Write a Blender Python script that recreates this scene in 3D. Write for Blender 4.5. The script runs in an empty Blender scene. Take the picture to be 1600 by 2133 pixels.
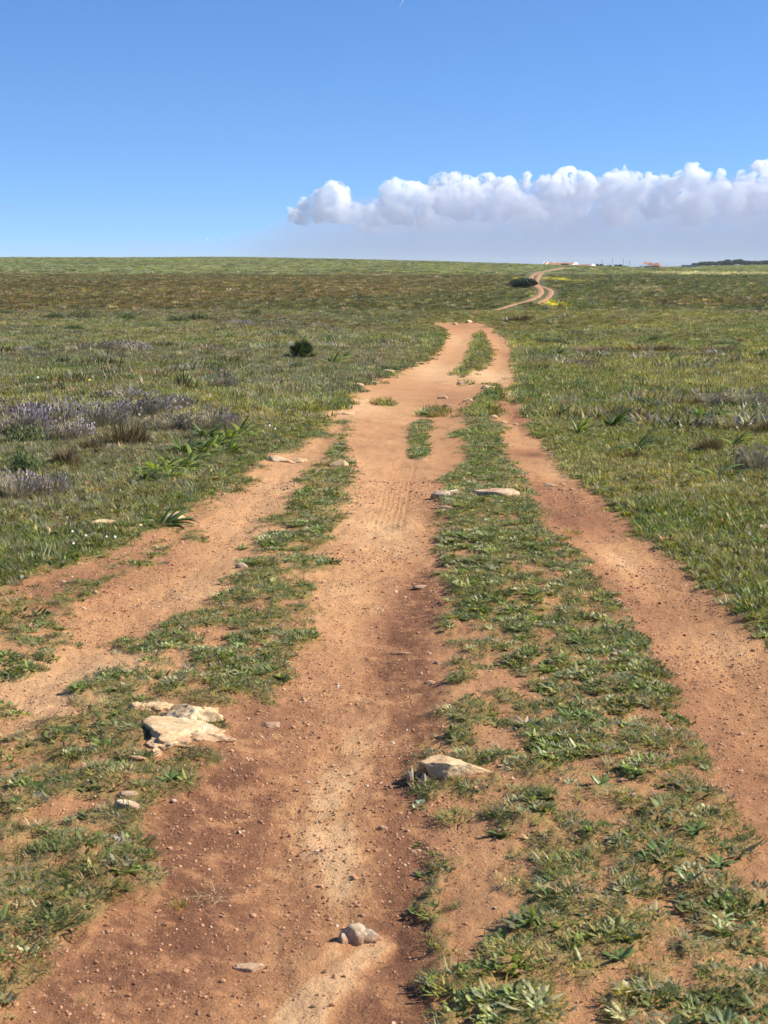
import bpy, bmesh, math, random, functools
import numpy as np
from mathutils import Vector, Matrix, Euler, noise as mnoise

random.seed(7)
RNG = np.random.default_rng(11)
scene = bpy.context.scene
COL = scene.collection

# ------------------------------------------------------------------ camera, sky, sun, exposure
F_PX, CX, CY, HORIZON = 3205.0, 800.0, 1066.5, 556.0       # photograph 1600 x 2133, 52 mm equivalent
EYE = 1.6
PITCH = math.atan((CY - HORIZON) / F_PX)
cam_d = bpy.data.cameras.new('camera')
cam_d.sensor_fit = 'VERTICAL'
cam_d.sensor_height = 34.6
cam_d.lens = F_PX / 2133.0 * 34.6
cam_d.clip_start = 0.05
cam_d.clip_end = 60000
cam_d.dof.use_dof = True
cam_d.dof.focus_distance = 34.0
cam_d.dof.aperture_fstop = 18.0
cam = bpy.data.objects.new('camera', cam_d)
cam.location = (0, 0, EYE)
cam.rotation_euler = (math.pi / 2 - PITCH, 0, 0)
COL.objects.link(cam)
scene.camera = cam

SUN_EL, SUN_AZ = 39.0, 88.0           # azimuth clockwise from the view direction (+Y)
world = bpy.data.worlds.new('World')
scene.world = world
world.use_nodes = True
wn, wl = world.node_tree.nodes, world.node_tree.links
wn.clear()
w_out = wn.new('ShaderNodeOutputWorld')
w_bg = wn.new('ShaderNodeBackground')
w_sky = wn.new('ShaderNodeTexSky')
w_sky.sky_type = 'NISHITA'
w_sky.sun_disc = False
w_sky.sun_elevation = math.radians(SUN_EL)
w_sky.sun_rotation = math.radians(SUN_AZ)
w_sky.altitude = 100
w_sky.air_density = 1.0
w_sky.dust_density = 0.0
w_sky.ozone_density = 6.0
# the air is very clear: the blue climbs quickly above the horizon
w_tc = wn.new('ShaderNodeTexCoord')
w_map = wn.new('ShaderNodeVectorMath'); w_map.operation = 'MULTIPLY_ADD'
w_map.inputs[1].default_value = (1, 1, 1.4)
w_map.inputs[2].default_value = (0, 0, .10)
w_nrm = wn.new('ShaderNodeVectorMath'); w_nrm.operation = 'NORMALIZE'
w_hsv = wn.new('ShaderNodeHueSaturation')
w_hsv.inputs['Hue'].default_value = 0.505
w_hsv.inputs['Saturation'].default_value = 1.12
w_hsv.inputs['Value'].default_value = 1.04
wl.new(w_tc.outputs['Generated'], w_map.inputs[0])
wl.new(w_map.outputs[0], w_nrm.inputs[0])
wl.new(w_nrm.outputs[0], w_sky.inputs['Vector'])
wl.new(w_sky.outputs[0], w_hsv.inputs['Color'])
wl.new(w_hsv.outputs[0], w_bg.inputs['Color'])
w_bg.inputs['Strength'].default_value = 0.109
wl.new(w_bg.outputs[0], w_out.inputs['Surface'])

sun_d = bpy.data.lights.new('sun', 'SUN')
sun_d.energy = 5.0
sun_d.angle = math.radians(0.5)
sun_d.color = (1.0, 0.93, 0.80)
sun = bpy.data.objects.new('sun', sun_d)
_e, _a = math.radians(SUN_EL), math.radians(SUN_AZ)
SUN_DIR = Vector((math.sin(_a) * math.cos(_e), math.cos(_a) * math.cos(_e), math.sin(_e)))
sun.rotation_euler = SUN_DIR.to_track_quat('Z', 'Y').to_euler()
sun.location = (60, -10, 60)
COL.objects.link(sun)

scene.view_settings.view_transform = 'Standard'
scene.view_settings.look = 'None'
scene.view_settings.exposure = 0.72
scene.view_settings.gamma = 1.0
scene.view_settings.use_curve_mapping = False
scene.render.engine = 'CYCLES'
scene.cycles.use_denoising = True
scene.cycles.max_bounces = 24
scene.cycles.diffuse_bounces = 2
scene.cycles.glossy_bounces = 2
scene.cycles.transmission_bounces = 4
scene.cycles.transparent_max_bounces = 12
scene.cycles.volume_bounces = 24
scene.cycles.use_adaptive_sampling = True
scene.cycles.adaptive_threshold = 0.02


# ------------------------------------------------------------------ small tools
def hash2(ix, iy, seed):
    h = (ix.astype(np.int64) * 374761393 + iy.astype(np.int64) * 668265263 + seed * 974711) & 0xFFFFFFFF
    h = ((h ^ (h >> 13)) * 1274126177) & 0xFFFFFFFF
    h = (h ^ (h >> 16)) & 0xFFFFFFFF
    return h.astype(np.float64) / 4294967295.0


def vnoise(x, y, seed=0):
    x = np.asarray(x, float); y = np.asarray(y, float)
    ix, iy = np.floor(x), np.floor(y)
    fx, fy = x - ix, y - iy
    ux, uy = fx * fx * fx * (fx * (fx * 6 - 15) + 10), fy * fy * fy * (fy * (fy * 6 - 15) + 10)
    a = hash2(ix, iy, seed); b = hash2(ix + 1, iy, seed)
    c = hash2(ix, iy + 1, seed); d = hash2(ix + 1, iy + 1, seed)
    return (a + (b - a) * ux) * (1 - uy) + (c + (d - c) * ux) * uy


def fbm(x, y, octaves=4, seed=0, gain=0.5):
    s, amp, tot = 0.0, 1.0, 0.0
    x = np.asarray(x, float); y = np.asarray(y, float)
    for o in range(octaves):
        s = s + amp * vnoise(x * 2.03 ** o + 17.1 * o, y * 2.03 ** o - 9.7 * o, seed + 31 * o)
        tot += amp
        amp *= gain
    return s / tot


def sstep(a, b, x):
    t = np.clip((x - a) / (b - a), 0, 1)
    return t * t * (3 - 2 * t)


# ------------------------------------------------------------------ the lie of the land
_PY = np.array([-60, 0, 8, 15, 30, 56, 75, 100, 112, 122, 135, 150, 190, 230, 350, 500, 700, 850, 1000, 1400, 6000], float)
_PZ = np.array([.1, 0, 0, -.07, -.45, -1.25, -1.42, -1.45, -1.55, -2.3, -2.62, -2.30, -1.6, -.98, -.25, .45, 1.0, 1.5, 1.2, -6, -30], float)
_ty = np.concatenate([np.linspace(-60, 260, 1281), np.linspace(261, 6000, 1200)])
_tz = np.interp(_ty, _PY, _PZ)
_k = np.exp(-0.5 * (np.arange(-24, 25) / 8.0) ** 2); _k /= _k.sum()
_tz[24:1257] = np.convolve(_tz, _k, 'same')[24:1257]
_HU = np.array([-4000, -200, 0, 300, 520, 700, 900, 1000, 1100, 1200, 1300, 1400, 1500, 1600, 1800, 5000], float)
_HV = np.array([540, 537.5, 538, 538.5, 537.5, 541, 546, 549.5, 553, 558.2, 558.6, 557, 554.5, 552.5, 550, 552], float)


def height(X, Y):
    X = np.asarray(X, float); Y = np.asarray(Y, float)
    z = np.interp(Y, _ty, _tz)
    u = CX + X / 850.0 * F_PX
    H = EYE + (HORIZON - np.interp(u, _HU, _HV)) / F_PX * 850.0
    s = sstep(260, 850, Y) * (1 - sstep(900, 1500, Y))
    z = z * (1 - s) + H * s
    # the gully where the track drops out of sight
    g = np.exp(-((X - 6.0) / 9.0) ** 2 - ((Y - 92.0) / 13.0) ** 2)
    z = z - 1.25 * g
    z = z + (fbm(X / 16, Y / 16, 3, 5) - .5) * 0.35 * sstep(14, 50, Y)
    z = z + (fbm(X / 90, Y / 90, 3, 8) - .5) * 1.2 * sstep(150, 230, Y) * (1 - sstep(300, 460, Y))
    return z


_c, _s = math.cos(PITCH), math.sin(PITCH)
_T = np.geomspace(1.5, 5000, 1500)


@functools.lru_cache(maxsize=None)
def ground_at(u, v):
    """point of the bare land seen at a place of the photograph -> X, Y, Z, metres per photo pixel"""
    a, b = (u - CX) / F_PX, (CY - v) / F_PX
    dx, dy, dz = a, _c + b * _s, -_s + b * _c
    t = _T
    f = (EYE + dz * t) - height(dx * t, dy * t)
    k = np.argmax(f < 0)
    if f[k] >= 0:
        k = len(t) - 1
    lo, hi = t[max(k - 1, 0)], t[k]
    for _ in range(30):
        m = .5 * (lo + hi)
        if EYE + dz * m - float(height(dx * m, dy * m)) < 0:
            hi = m
        else:
            lo = m
    t = .5 * (lo + hi)
    X, Y = dx * t, dy * t
    return X, Y, float(height(X, Y)), t / F_PX


def rows_to_strip(rows):
    ys, xl, xr = [], [], []
    for v, a, b in rows:
        X, Y, Z, m = ground_at((a + b) / 2, v)
        ys.append(Y); xl.append((a - CX) * m); xr.append((b - CX) * m)
    o = np.argsort(ys)
    return np.array(ys)[o], np.array(xl)[o], np.array(xr)[o]


def rows_to_line(rows):
    ys, xs = [], []
    for v, a in rows:
        X, Y, Z, m = ground_at(a, v)
        ys.append(Y); xs.append(X)
    o = np.argsort(ys)
    return np.array(ys)[o], np.array(xs)[o]


# the wheel ruts: rows across them, near to far
RUT_MID = rows_to_strip([(3400, -700, 700), (2600, 0, 800), (2133, 90, 900), (2000, 110, 915), (1900, 180, 930), (1800, 290, 930), (1700, 300, 915), (1600, 420, 880),
    (1500, 500, 935), (1400, 600, 950), (1300, 635, 928), (1200, 655, 925), (1100, 705, 930), (1050, 722, 925), (1000, 732, 932),
    (950, 722, 955), (900, 715, 970), (870, 700, 978), (850, 722, 984), (820, 740, 988), (800, 775, 990), (790, 795, 962), (780, 825, 955),
    (760, 868, 968), (740, 902, 977), (720, 922, 984), (700, 932, 988), (688, 930, 1000), (678, 905, 1010)])
RUT_LEFT = rows_to_strip([(2000, -700, -420), (1650, -260, -60), (1550, -170, 45), (1500, -110, 110), (1450, -60, 165), (1400, 15, 220), (1350, 70, 270), (1300, 120, 330),
    (1250, 165, 430), (1200, 255, 500), (1150, 335, 545), (1100, 412, 580), (1050, 452, 596), (1000, 505, 640), (960, 550, 672),
    (930, 600, 705), (900, 645, 730), (870, 680, 760), (850, 700, 790)])
RUT_RIGHT = rows_to_strip([(3400, 1900, 2600), (2133, 1640, 2150), (1800, 1580, 2050), (1600, 1490, 1900), (1500, 1410, 1800), (1400, 1370, 1700), (1350, 1350, 1650), (1300, 1322, 1585),
    (1250, 1284, 1515), (1200, 1245, 1450), (1150, 1212, 1390), (1100, 1152, 1322), (1050, 1117, 1265), (1000, 1096, 1212), (950, 1062, 1148),
    (900, 1042, 1120), (850, 1036, 1092), (800, 1034, 1079), (790, 990, 1077), (780, 984, 1076), (760, 1010, 1075), (740, 1022, 1072), (720, 1020, 1065),
    (700, 1006, 1050), (686, 1003, 1032)])
RUT_FORK = rows_to_strip([(850, 955, 984), (830, 955, 1002), (815, 950, 1014), (800, 958, 1030), (788, 975, 1050), (775, 990, 1060)])
SPUR_LEFT = rows_to_strip([(1215, 40, 150), (1190, 110, 245), (1165, 190, 300), (1140, 260, 350), (1110, 330, 400), (1070, 400, 450), (1030, 440, 480)])
RIBBON = [rows_to_strip([(1925, 745, 800), (1960, 715, 790), (2000, 668, 750), (2040, 630, 720), (2080, 598, 690), (2133, 575, 655), (2400, 500, 620)]),
          rows_to_strip([(1440, 770, 850), (1500, 735, 830), (1560, 690, 800), (1650, 640, 750), (1750, 640, 740), (1830, 670, 730), (1880, 690, 720)])]
GULLET = rows_to_strip([(1180, 850, 905), (1250, 840, 900), (1320, 800, 880), (1400, 790, 880), (1500, 820, 890), (1580, 800, 850)])
EDGE_LEFT = rows_to_line([(3400, -2600), (2133, -900), (1400, -170), (1300, -20), (1230, 20), (1190, 100), (1150, 220), (1100, 320), (1050, 405), (1000, 430), (960, 500),
    (900, 600), (850, 685), (800, 735), (760, 830), (720, 905), (690, 915), (676, 900)])


def in_strip(strip, X, Y, soft, wob):
    ys, xl, xr = strip
    l, r = np.interp(Y, ys, xl), np.interp(Y, ys, xr)
    d = np.minimum(X - l, r - X) + wob
    m = sstep(-soft, soft, d)
    pad = 0.03 * ys[-1]
    return m * sstep(ys[0] - .6, ys[0] - .1, Y) * (1 - sstep(ys[-1], ys[-1] + pad, Y))


def blob(spec, X, Y):
    """soft patches given as (u, v, half width, half height, strength)"""
    out = np.zeros_like(X)
    for u, v, ru, rv, amp in spec:
        x0, y0, _, m = ground_at(u, v)
        ya, yb = ground_at(u, v - rv)[1], ground_at(u, v + rv)[1]
        q = ((X - x0) / (ru * m)) ** 2 + ((Y - y0) / max(.5 * (ya - yb), .02)) ** 2
        out += amp * np.exp(-q)
    return out


SAND = [(730, 1040, 120, 120, .5), (830, 1110, 80, 50, .5), (720, 1240, 90, 60, .3), (760, 840, 90, 25, .6), (900, 770, 60, 30, .6), (1010, 780, 60, 18, .8),
        (940, 700, 60, 40, .35), (1120, 915, 40, 22, .6), (1160, 975, 40, 22, .6), (1290, 1165, 70, 50, .8), (1480, 1330, 120, 40, .7), (560, 1010, 80, 60, .35),
        (480, 1120, 110, 60, .3), (150, 1420, 260, 100, .6), (400, 1220, 100, 40, .4), (650, 1690, 60, 140, .35), (700, 1800, 40, 80, .5),
        (720, 1980, 60, 50, .55), (620, 2100, 50, 70, .7), (660, 2030, 50, 40, .5), (960, 1480, 60, 90, .25), (560, 1560, 60, 40, .1), (870, 900, 40, 60, .3), (560, 1930, 30, 60, .4)]
DAMP = [(860, 1230, 60, 60, .7), (830, 1340, 60, 90, .8), (840, 1450, 80, 90, .5), (560, 1480, 110, 90, .6), (480, 1650, 150, 120, .8), (420, 1760, 140, 130, .9), (330, 1900, 200, 140, .8), (200, 2050, 220, 120, .7),
        (840, 1700, 70, 200, .7), (830, 1900, 70, 130, .8), (1100, 940, 45, 10, 1.0), (1190, 1070, 70, 40, .9), (1130, 1010, 40, 30, .5), (1250, 1190, 40, 60, .8), (1380, 1280, 80, 60, .5),
        (1360, 1400, 60, 60, .5), (1500, 1550, 100, 150, .5), (1060, 850, 30, 60, .7), (1060, 740, 20, 40, .6), (930, 820, 70, 30, .5), (910, 1080, 40, 50, .6), (960, 680, 60, 8, .4),
        (820, 2080, 120, 70, .7), (640, 1860, 60, 60, .5), (350, 1160, 90, 40, .4), (210, 1210, 70, 40, .5), (90, 1230, 60, 40, .5)]
THIN = [(985, 1480, 90, 200, .34), (950, 1700, 90, 170, .34), (950, 1950, 60, 200, .30), (1000, 1850, 120, 100, .16), (1150, 2090, 320, 110, .05), (1330, 1920, 90, 40, .22),
        (560, 1200, 120, 30, .25), (520, 1450, 90, 60, .25), (200, 1600, 160, 30, .15), (120, 1720, 180, 50, .20), (180, 1840, 120, 60, .25), (60, 2080, 140, 80, .35), (230, 1290, 40, 40, .2), (60, 1330, 120, 30, .25)]
LUSH = [(1010, 830, 25, 30, .5), (1010, 885, 30, 30, .5), (1005, 945, 40, 40, .45), (1000, 735, 22, 55, .5), (1450, 1790, 130, 120, .35), (1280, 1640, 160, 120, .2), (1050, 1060, 60, 40, .35), (1180, 1250, 140, 90, .15), (220, 1450, 70, 40, .4), (640, 1050, 60, 90, .2), (40, 1950, 70, 70, .4), (1100, 1130, 120, 70, .2)]


def land(X, Y):
    """everything that grows or lies on the land, as fields over X, Y"""
    X = np.asarray(X, float); Y = np.asarray(Y, float)
    sc = np.clip(Y / 9.0, .45, 3.0)
    kf = sstep(6, 22, Y)
    wob = ((fbm(X * 3.6, Y * 2.6, 5, 21, .6) - .5) * .30) * (1 - kf) + ((fbm(X * 1.5, Y * .9, 5, 24, .6) - .5) * (.6 - .35 * sstep(22, 45, Y))) * kf
    so = .07 * sc
    mid = in_strip(RUT_MID, X, Y, so, wob)
    lef = in_strip(RUT_LEFT, X, Y, so, wob * 1.7 - .03)
    rig = in_strip(RUT_RIGHT, X, Y, so, wob)
    frk = in_strip(RUT_FORK, X, Y, so, wob)
    spur = in_strip(SPUR_LEFT, X, Y, so, wob) * .75
    # grass islands in the middle rut
    isl = blob([(873, 905, 17, 34, 1.2), (905, 856, 24, 9, 1.3), (805, 833, 26, 6, .9), (868, 938, 16, 12, .8), (888, 880, 15, 14, 1.0)], X, Y)
    bare = np.maximum.reduce([mid, lef, rig, frk, spur])
    bare = bare * (1 - sstep(.42, .62, isl + wob * .5))
    x_l = np.interp(Y, *EDGE_LEFT)
    x_r = np.interp(Y, RUT_RIGHT[0], RUT_RIGHT[2])
    far = sstep(78, 84, Y)
    turf = sstep(-.25, .25, (X - x_l) + wob) * sstep(-.25, .25, (x_r - X) - wob * .5) * (1 - far)     # between the fields
    pn = fbm(X * 4.2, Y * 3.0, 5, 40, .6) * (1 - kf) + fbm(X * 1.7, Y * .9, 5, 42, .6) * kf
    th = .303 + blob(THIN, X, Y) * .42 - blob(LUSH, X, Y) * .55
    patch = sstep(th - .05, th + .15, pn) * (1 - .7 * (1 - kf) * sstep(.47, .60, fbm(X * 15, Y * 10, 3, 44)))
    cover = (1 - bare) * (1 - turf * (1 - patch))
    # the field's own thin places
    gap = sstep(.60, .70, fbm(X / 1.7, Y / 1.7, 4, 51)) * (1 - turf) * (1 - sstep(14, 30, Y))
    cover = cover * (1 - .45 * gap)
    sand = blob(SAND, X, Y)
    damp = blob(DAMP, X, Y)
    wr = (fbm(X * 9, Y * 4, 5, 45, .62) - .5)
    sand = sand + 1.0 * in_strip(RIBBON[0], X, Y, .03, wr * .16) + .75 * in_strip(RIBBON[1], X, Y, .05, wr * .34)
    damp = damp * (1 - .8 * in_strip(RIBBON[0], X, Y, .03, wr * .16)) + .55 * in_strip(GULLET, X, Y, .06, wr * .25)
    return dict(cover=np.clip(cover, 0, 1), bare=bare, turf=turf, mid=mid, lef=lef, rig=rig, sand=sand, damp=damp, wob=wob, gap=gap)


def relief(X, Y, L):
    near = 1 - sstep(60, 90, Y)
    w = L['wob'] * .4
    ruts = np.maximum(np.maximum(in_strip(RUT_MID, X, Y, .5, w - .15), in_strip(RUT_RIGHT, X, Y, .45, w - .15)), in_strip(RUT_LEFT, X, Y, .45, w - .15))
    z = -.045 * ruts * near
    z = z + (fbm(X * 1.3, Y * 1.3, 4, 61) - .5) * .07 * near
    z = z + (fbm(X * 7, Y * 7, 4, 62) - .5) * (.030 * (1 - sstep(12, 30, Y)))
    z = z + (fbm(X * 30, Y * 30, 3, 63) - .5) * (.010 * (1 - sstep(6, 14, Y)))
    z = z + .014 * L['cover'] * L['turf'] * near
    # washed channel in the middle rut
    z = z - .010 * np.clip(L['damp'], 0, 1) * L['mid'] * near
    # tyre prints
    ax, ay = ground_at(838, 960)[:2]; bx, by = ground_at(806, 1085)[:2]
    t = np.clip((Y - by) / (ay - by), 0, 1)
    d = X - (bx + (ax - bx) * t)
    w = (np.abs(d) < .115) * sstep(by - .6, by, Y) * (1 - sstep(ay, ay + .5, Y))
    z = z + w * .0035 * np.sin(d * 2 * math.pi / .036) * (.5 + vnoise(X * 9, Y * 2, 66)) - w * .004
    return z


def full_height(X, Y):
    X = np.atleast_1d(np.asarray(X, float)); Y = np.atleast_1d(np.asarray(Y, float))
    return height(X, Y) + relief(X, Y, land(X, Y))


def lin(r, g, b):
    f = lambda c: (c / 255 / 12.92) if c / 255 <= .04045 else ((c / 255 + .055) / 1.055) ** 2.4
    return np.array([f(r), f(g), f(b)])


def zone_colour(X, Y):
    """base colour of the plant cover, linear"""
    X = np.asarray(X, float); Y = np.asarray(Y, float)
    n1 = fbm(X / 6.0, Y / 9.0, 4, 71)[:, None]
    n2 = fbm(X / 2.1, Y / 3.0, 4, 72)[:, None]
    ang = (X / np.maximum(Y, 1.0))
    left = (1 - sstep(-.02, .05, ang))[:, None]
    green = np.array([.135, .170, .038]); olive = np.array([.235, .228, .066]); straw = np.array([.36, .29, .15])
    grey = np.array([.185, .172, .130]); brown = np.array([.150, .100, .060]); dark = np.array([.055, .078, .028])
    c = green * (1 - sstep(.35, .6, n1)) + olive * sstep(.35, .6, n1)
    c = c * (1 - .35 * sstep(.52, .68, n2)) + straw * .35 * sstep(.52, .68, n2)
    gl = (.25 + .65 * left) * sstep(9, 18, Y)[:, None] * sstep(.44, .58, fbm(X / 3.5, Y / 6.0, 4, 73))[:, None]
    c = c * (1 - .7 * gl) + grey * .7 * gl
    mid = sstep(14, 34, Y)[:, None] * (.35 + .5 * left)
    br = mid * sstep(.50, .60, fbm(X / 7, Y / 13.0, 4, 74))[:, None]
    c = c * (1 - .75 * br) + brown * .75 * br
    dk = mid * sstep(.52, .62, fbm(X / 3, Y / 6.0, 4, 75))[:, None]
    c = c * (1 - .65 * dk) + dark * .65 * dk
    lv = blob([(60, 880, 130, 34, .9), (230, 880, 140, 36, .9), (400, 885, 90, 30, .8), (60, 1035, 130, 34, .9), (240, 728, 90, 14, .8), (1570, 850, 110, 22, .7), (1580, 975, 60, 26, .6), (240, 940, 120, 24, .5)], X, Y)[:, None]
    lv = np.clip(lv * (.5 + 1.0 * fbm(X * 1.5, Y * 1.2, 3, 86)[:, None]), 0, 1)
    c = c * (1 - lv * .85) + np.array([.225, .190, .165]) * lv * .85
    # beyond the dip: heath, reddish brown to the left, dark olive to the right
    f = sstep(112, 128, Y + 10 * (fbm(X / 7, Y / 7, 3, 87) - .5))[:, None]
    nb = fbm(X / 25, Y / 40, 4, 76)[:, None]
    heath_l = np.array([.148, .116, .045]) * (.75 + .6 * nb)
    heath_r = np.array([.108, .112, .040]) * (.75 + .6 * nb)
    rm = sstep(.00, .14, ang)[:, None]
    h = heath_l * (1 - rm) + heath_r * rm
    red = sstep(150, 158, Y)[:, None] * (1 - sstep(176, 186, Y))[:, None] * rm * sstep(.12, .2, ang)[:, None]
    h = h * (1 - .7 * red) + np.array([.18, .10, .045]) * .7 * red
    g2 = sstep(.50, .62, fbm(X / 30, Y / 55, 4, 77))[:, None]
    h = h * (1 - .5 * g2) + np.array([.115, .125, .045]) * .5 * g2
    pale = (sstep(.145, .155, ang) * (1 - sstep(.175, .19, ang)) * sstep(195, 200, Y) * (1 - sstep(218, 224, Y)))[:, None]
    h = h * (1 - .8 * pale) + np.array([.24, .21, .12]) * .8 * pale
    c = c * (1 - f) + h * f
    # the far slope: grey green pasture
    fs = sstep(300, 370, Y + 60 * (fbm(X / 60, Y / 60, 3, 79) - .5))[:, None]
    hill = np.array([.200, .215, .090]) * (.75 + .5 * fbm(X / 18, Y / 50, 4, 78))[:, None]
    c = c * (1 - fs) + hill * fs
    st = (sstep(.16, .19, ang) * sstep(330, 345, Y) * (1 - sstep(372, 400, Y)))[:, None]
    c = c * (1 - .85 * st) + np.array([.48, .43, .25]) * .85 * st
    # sheets of yellow flowers beside the far track
    yb = blob([(1168, 583, 22, 4.5, 1.2), (1140, 632, 26, 5, 1.0), (1165, 636, 20, 3, .7), (1108, 616, 7, 5, .6), (1080, 582, 8, 3, .9), (1075, 632, 16, 2, .4)], X, Y)
    yb = (np.clip(yb, 0, 1) * sstep(.42, .62, fbm(X / .9, Y / 2.2, 4, 80, .65) + .18 * yb))[:, None]
    c = c * (1 - yb) + np.array([.58, .52, .05]) * yb
    return c


# ------------------------------------------------------------------ materials
def new_mat(name):
    m = bpy.data.materials.new(name)
    m.use_nodes = True
    n, l = m.node_tree.nodes, m.node_tree.links
    n.clear()
    out = n.new('ShaderNodeOutputMaterial')
    return m, n, l, out


def node(n, kind, **kw):
    x = n.new(kind)
    for k, v in kw.items():
        setattr(x, k, v)
    return x


def math_node(n, l, op, a, b=None, clamp=False):
    x = n.new('ShaderNodeMath'); x.operation = op; x.use_clamp = clamp
    for i, s in enumerate((a, b)):
        if s is None:
            continue
        if isinstance(s, (int, float)):
            x.inputs[i].default_value = s
        else:
            l.new(s, x.inputs[i])
    return x.outputs[0]


def mix_col(n, l, fac, a, b, blend='MIX'):
    x = n.new('ShaderNodeMix'); x.data_type = 'RGBA'; x.blend_type = blend
    for sock, s in ((x.inputs[0], fac), (x.inputs[6], a), (x.inputs[7], b)):
        if isinstance(s, (int, float)):
            sock.default_value = s
        elif isinstance(s, (tuple, list)):
            sock.default_value = (*s[:3], 1)
        else:
            l.new(s, sock)
    return x.outputs[2]


def noise_node(n, l, vec, scale, detail=4, rough=.55, dist=0.0):
    x = n.new('ShaderNodeTexNoise')
    x.inputs['Scale'].default_value = scale
    x.inputs['Detail'].default_value = detail
    x.inputs['Roughness'].default_value = rough
    x.inputs['Distortion'].default_value = dist
    l.new(vec, x.inputs['Vector'])
    return x.outputs[0]


def ramp(n, l, fac, stops, interp='LINEAR'):
    x = n.new('ShaderNodeValToRGB')
    x.color_ramp.interpolation = interp
    e = x.color_ramp.elements
    while len(e) < len(stops):
        e.new(.5)
    for el, (p, c) in zip(e, stops):
        el.position = p
        el.color = (*c, 1) if len(c) == 3 else c
    l.new(fac, x.inputs[0])
    return x.outputs[0]


def attr(n, name, kind='GEOMETRY'):
    x = n.new('ShaderNodeAttribute'); x.attribute_name = name; x.attribute_type = kind
    return x


def principled(n, l, out, col, rough=.9, spec=.25, normal=None):
    b = n.new('ShaderNodeBsdfPrincipled')
    if isinstance(col, (tuple, list)):
        b.inputs['Base Color'].default_value = (*col[:3], 1)
    else:
        l.new(col, b.inputs['Base Color'])
    if isinstance(rough, (int, float)):
        b.inputs['Roughness'].default_value = rough
    else:
        l.new(rough, b.inputs['Roughness'])
    b.inputs['Specular IOR Level'].default_value = spec
    if normal is not None:
        l.new(normal, b.inputs['Normal'])
    l.new(b.outputs[0], out.inputs['Surface'])
    return b


def bump(n, l, h, strength=.5, dist=.01, normal=None):
    b = n.new('ShaderNodeBump')
    b.inputs['Strength'].default_value = strength
    b.inputs['Distance'].default_value = dist
    l.new(h, b.inputs['Height'])
    if normal is not None:
        l.new(normal, b.inputs['Normal'])
    return b.outputs[0]


SOIL = [(0.0, (.095, .043, .026)), (.30, (.190, .088, .047)), (.55, (.345, .171, .082)), (.80, (.510, .280, .129)), (1.0, (.635, .400, .205))]


def make_ground_mat():
    m, n, l, out = new_mat('earth_and_plant_cover')
    geo = n.new('ShaderNodeNewGeometry')
    pos = geo.outputs['Position']
    cov = attr(n, 'cover').outputs['Fac']
    tone = attr(n, 'tone').outputs['Fac']
    zone = attr(n, 'zone').outputs['Color']
    nm = noise_node(n, l, pos, 1.6, 6, .6)
    nf = noise_node(n, l, pos, 26, 8, .7)
    ng = noise_node(n, l, pos, 140, 4, .7)
    # pale dry crust broken over darker earth
    cr = noise_node(n, l, pos, 7.5, 9, .68, .6)
    crust = ramp(n, l, cr, [(.50, (0, 0, 0)), (.60, (1, 1, 1))])
    crw = attr(n, 'crust').outputs['Fac']
    def swing(sock, amp):
        return math_node(n, l, 'MULTIPLY', math_node(n, l, 'SUBTRACT', sock, .5), amp)
    t = math_node(n, l, 'ADD', tone, swing(nm, .28))
    t = math_node(n, l, 'ADD', t, swing(nf, .50))
    t = math_node(n, l, 'ADD', t, swing(ng, .45))
    t = math_node(n, l, 'ADD', t, math_node(n, l, 'MULTIPLY', math_node(n, l, 'SUBTRACT', crust, .25), math_node(n, l, 'MULTIPLY', crw, .24)))
    soil = ramp(n, l, t, SOIL)
    # hue drift: pinker and yellower earth
    hue = noise_node(n, l, pos, .55, 3, .5)
    soil = mix_col(n, l, ramp(n, l, hue, [(.35, (0, 0, 0)), (.65, (.5, .5, .5))]), soil, mix_col(n, l, 1.0, soil, (1.02, .95, .96), 'MULTIPLY'))
    # tiny quartz grains
    vor = n.new('ShaderNodeTexVoronoi'); vor.inputs['Scale'].default_value = 95; l.new(pos, vor.inputs['Vector'])
    grain = ramp(n, l, vor.outputs['Distance'], [(.10, (1, 1, 1)), (.22, (0, 0, 0))])
    gsel = ramp(n, l, noise_node(n, l, pos, 55, 2), [(.56, (0, 0, 0)), (.62, (.55, .55, .55))])
    soil = mix_col(n, l, math_node(n, l, 'MULTIPLY', grain, gsel), soil, (.60, .40, .26))
    # plant litter and moss under the grass
    pn = noise_node(n, l, pos, 9, 8, .72)
    pf = noise_node(n, l, pos, .9, 6, .65)
    zc = mix_col(n, l, 1.0, zone, ramp(n, l, pn, [(.30, (.45, .45, .45)), (.70, (1.35, 1.35, 1.35))]), 'MULTIPLY')
    zc = mix_col(n, l, 1.0, zc, ramp(n, l, pf, [(.30, (.72, .72, .72)), (.70, (1.25, 1.25, 1.25))]), 'MULTIPLY')
    under = attr(n, 'under').outputs['Fac']
    col = mix_col(n, l, under, soil, zc)
    hgt = math_node(n, l, 'ADD', math_node(n, l, 'MULTIPLY', nf, 1.0), math_node(n, l, 'MULTIPLY', ng, .55))
    nb = bump(n, l, hgt, .75, .02)
    principled(n, l, out, col, .95, .12, nb)
    return m


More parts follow.
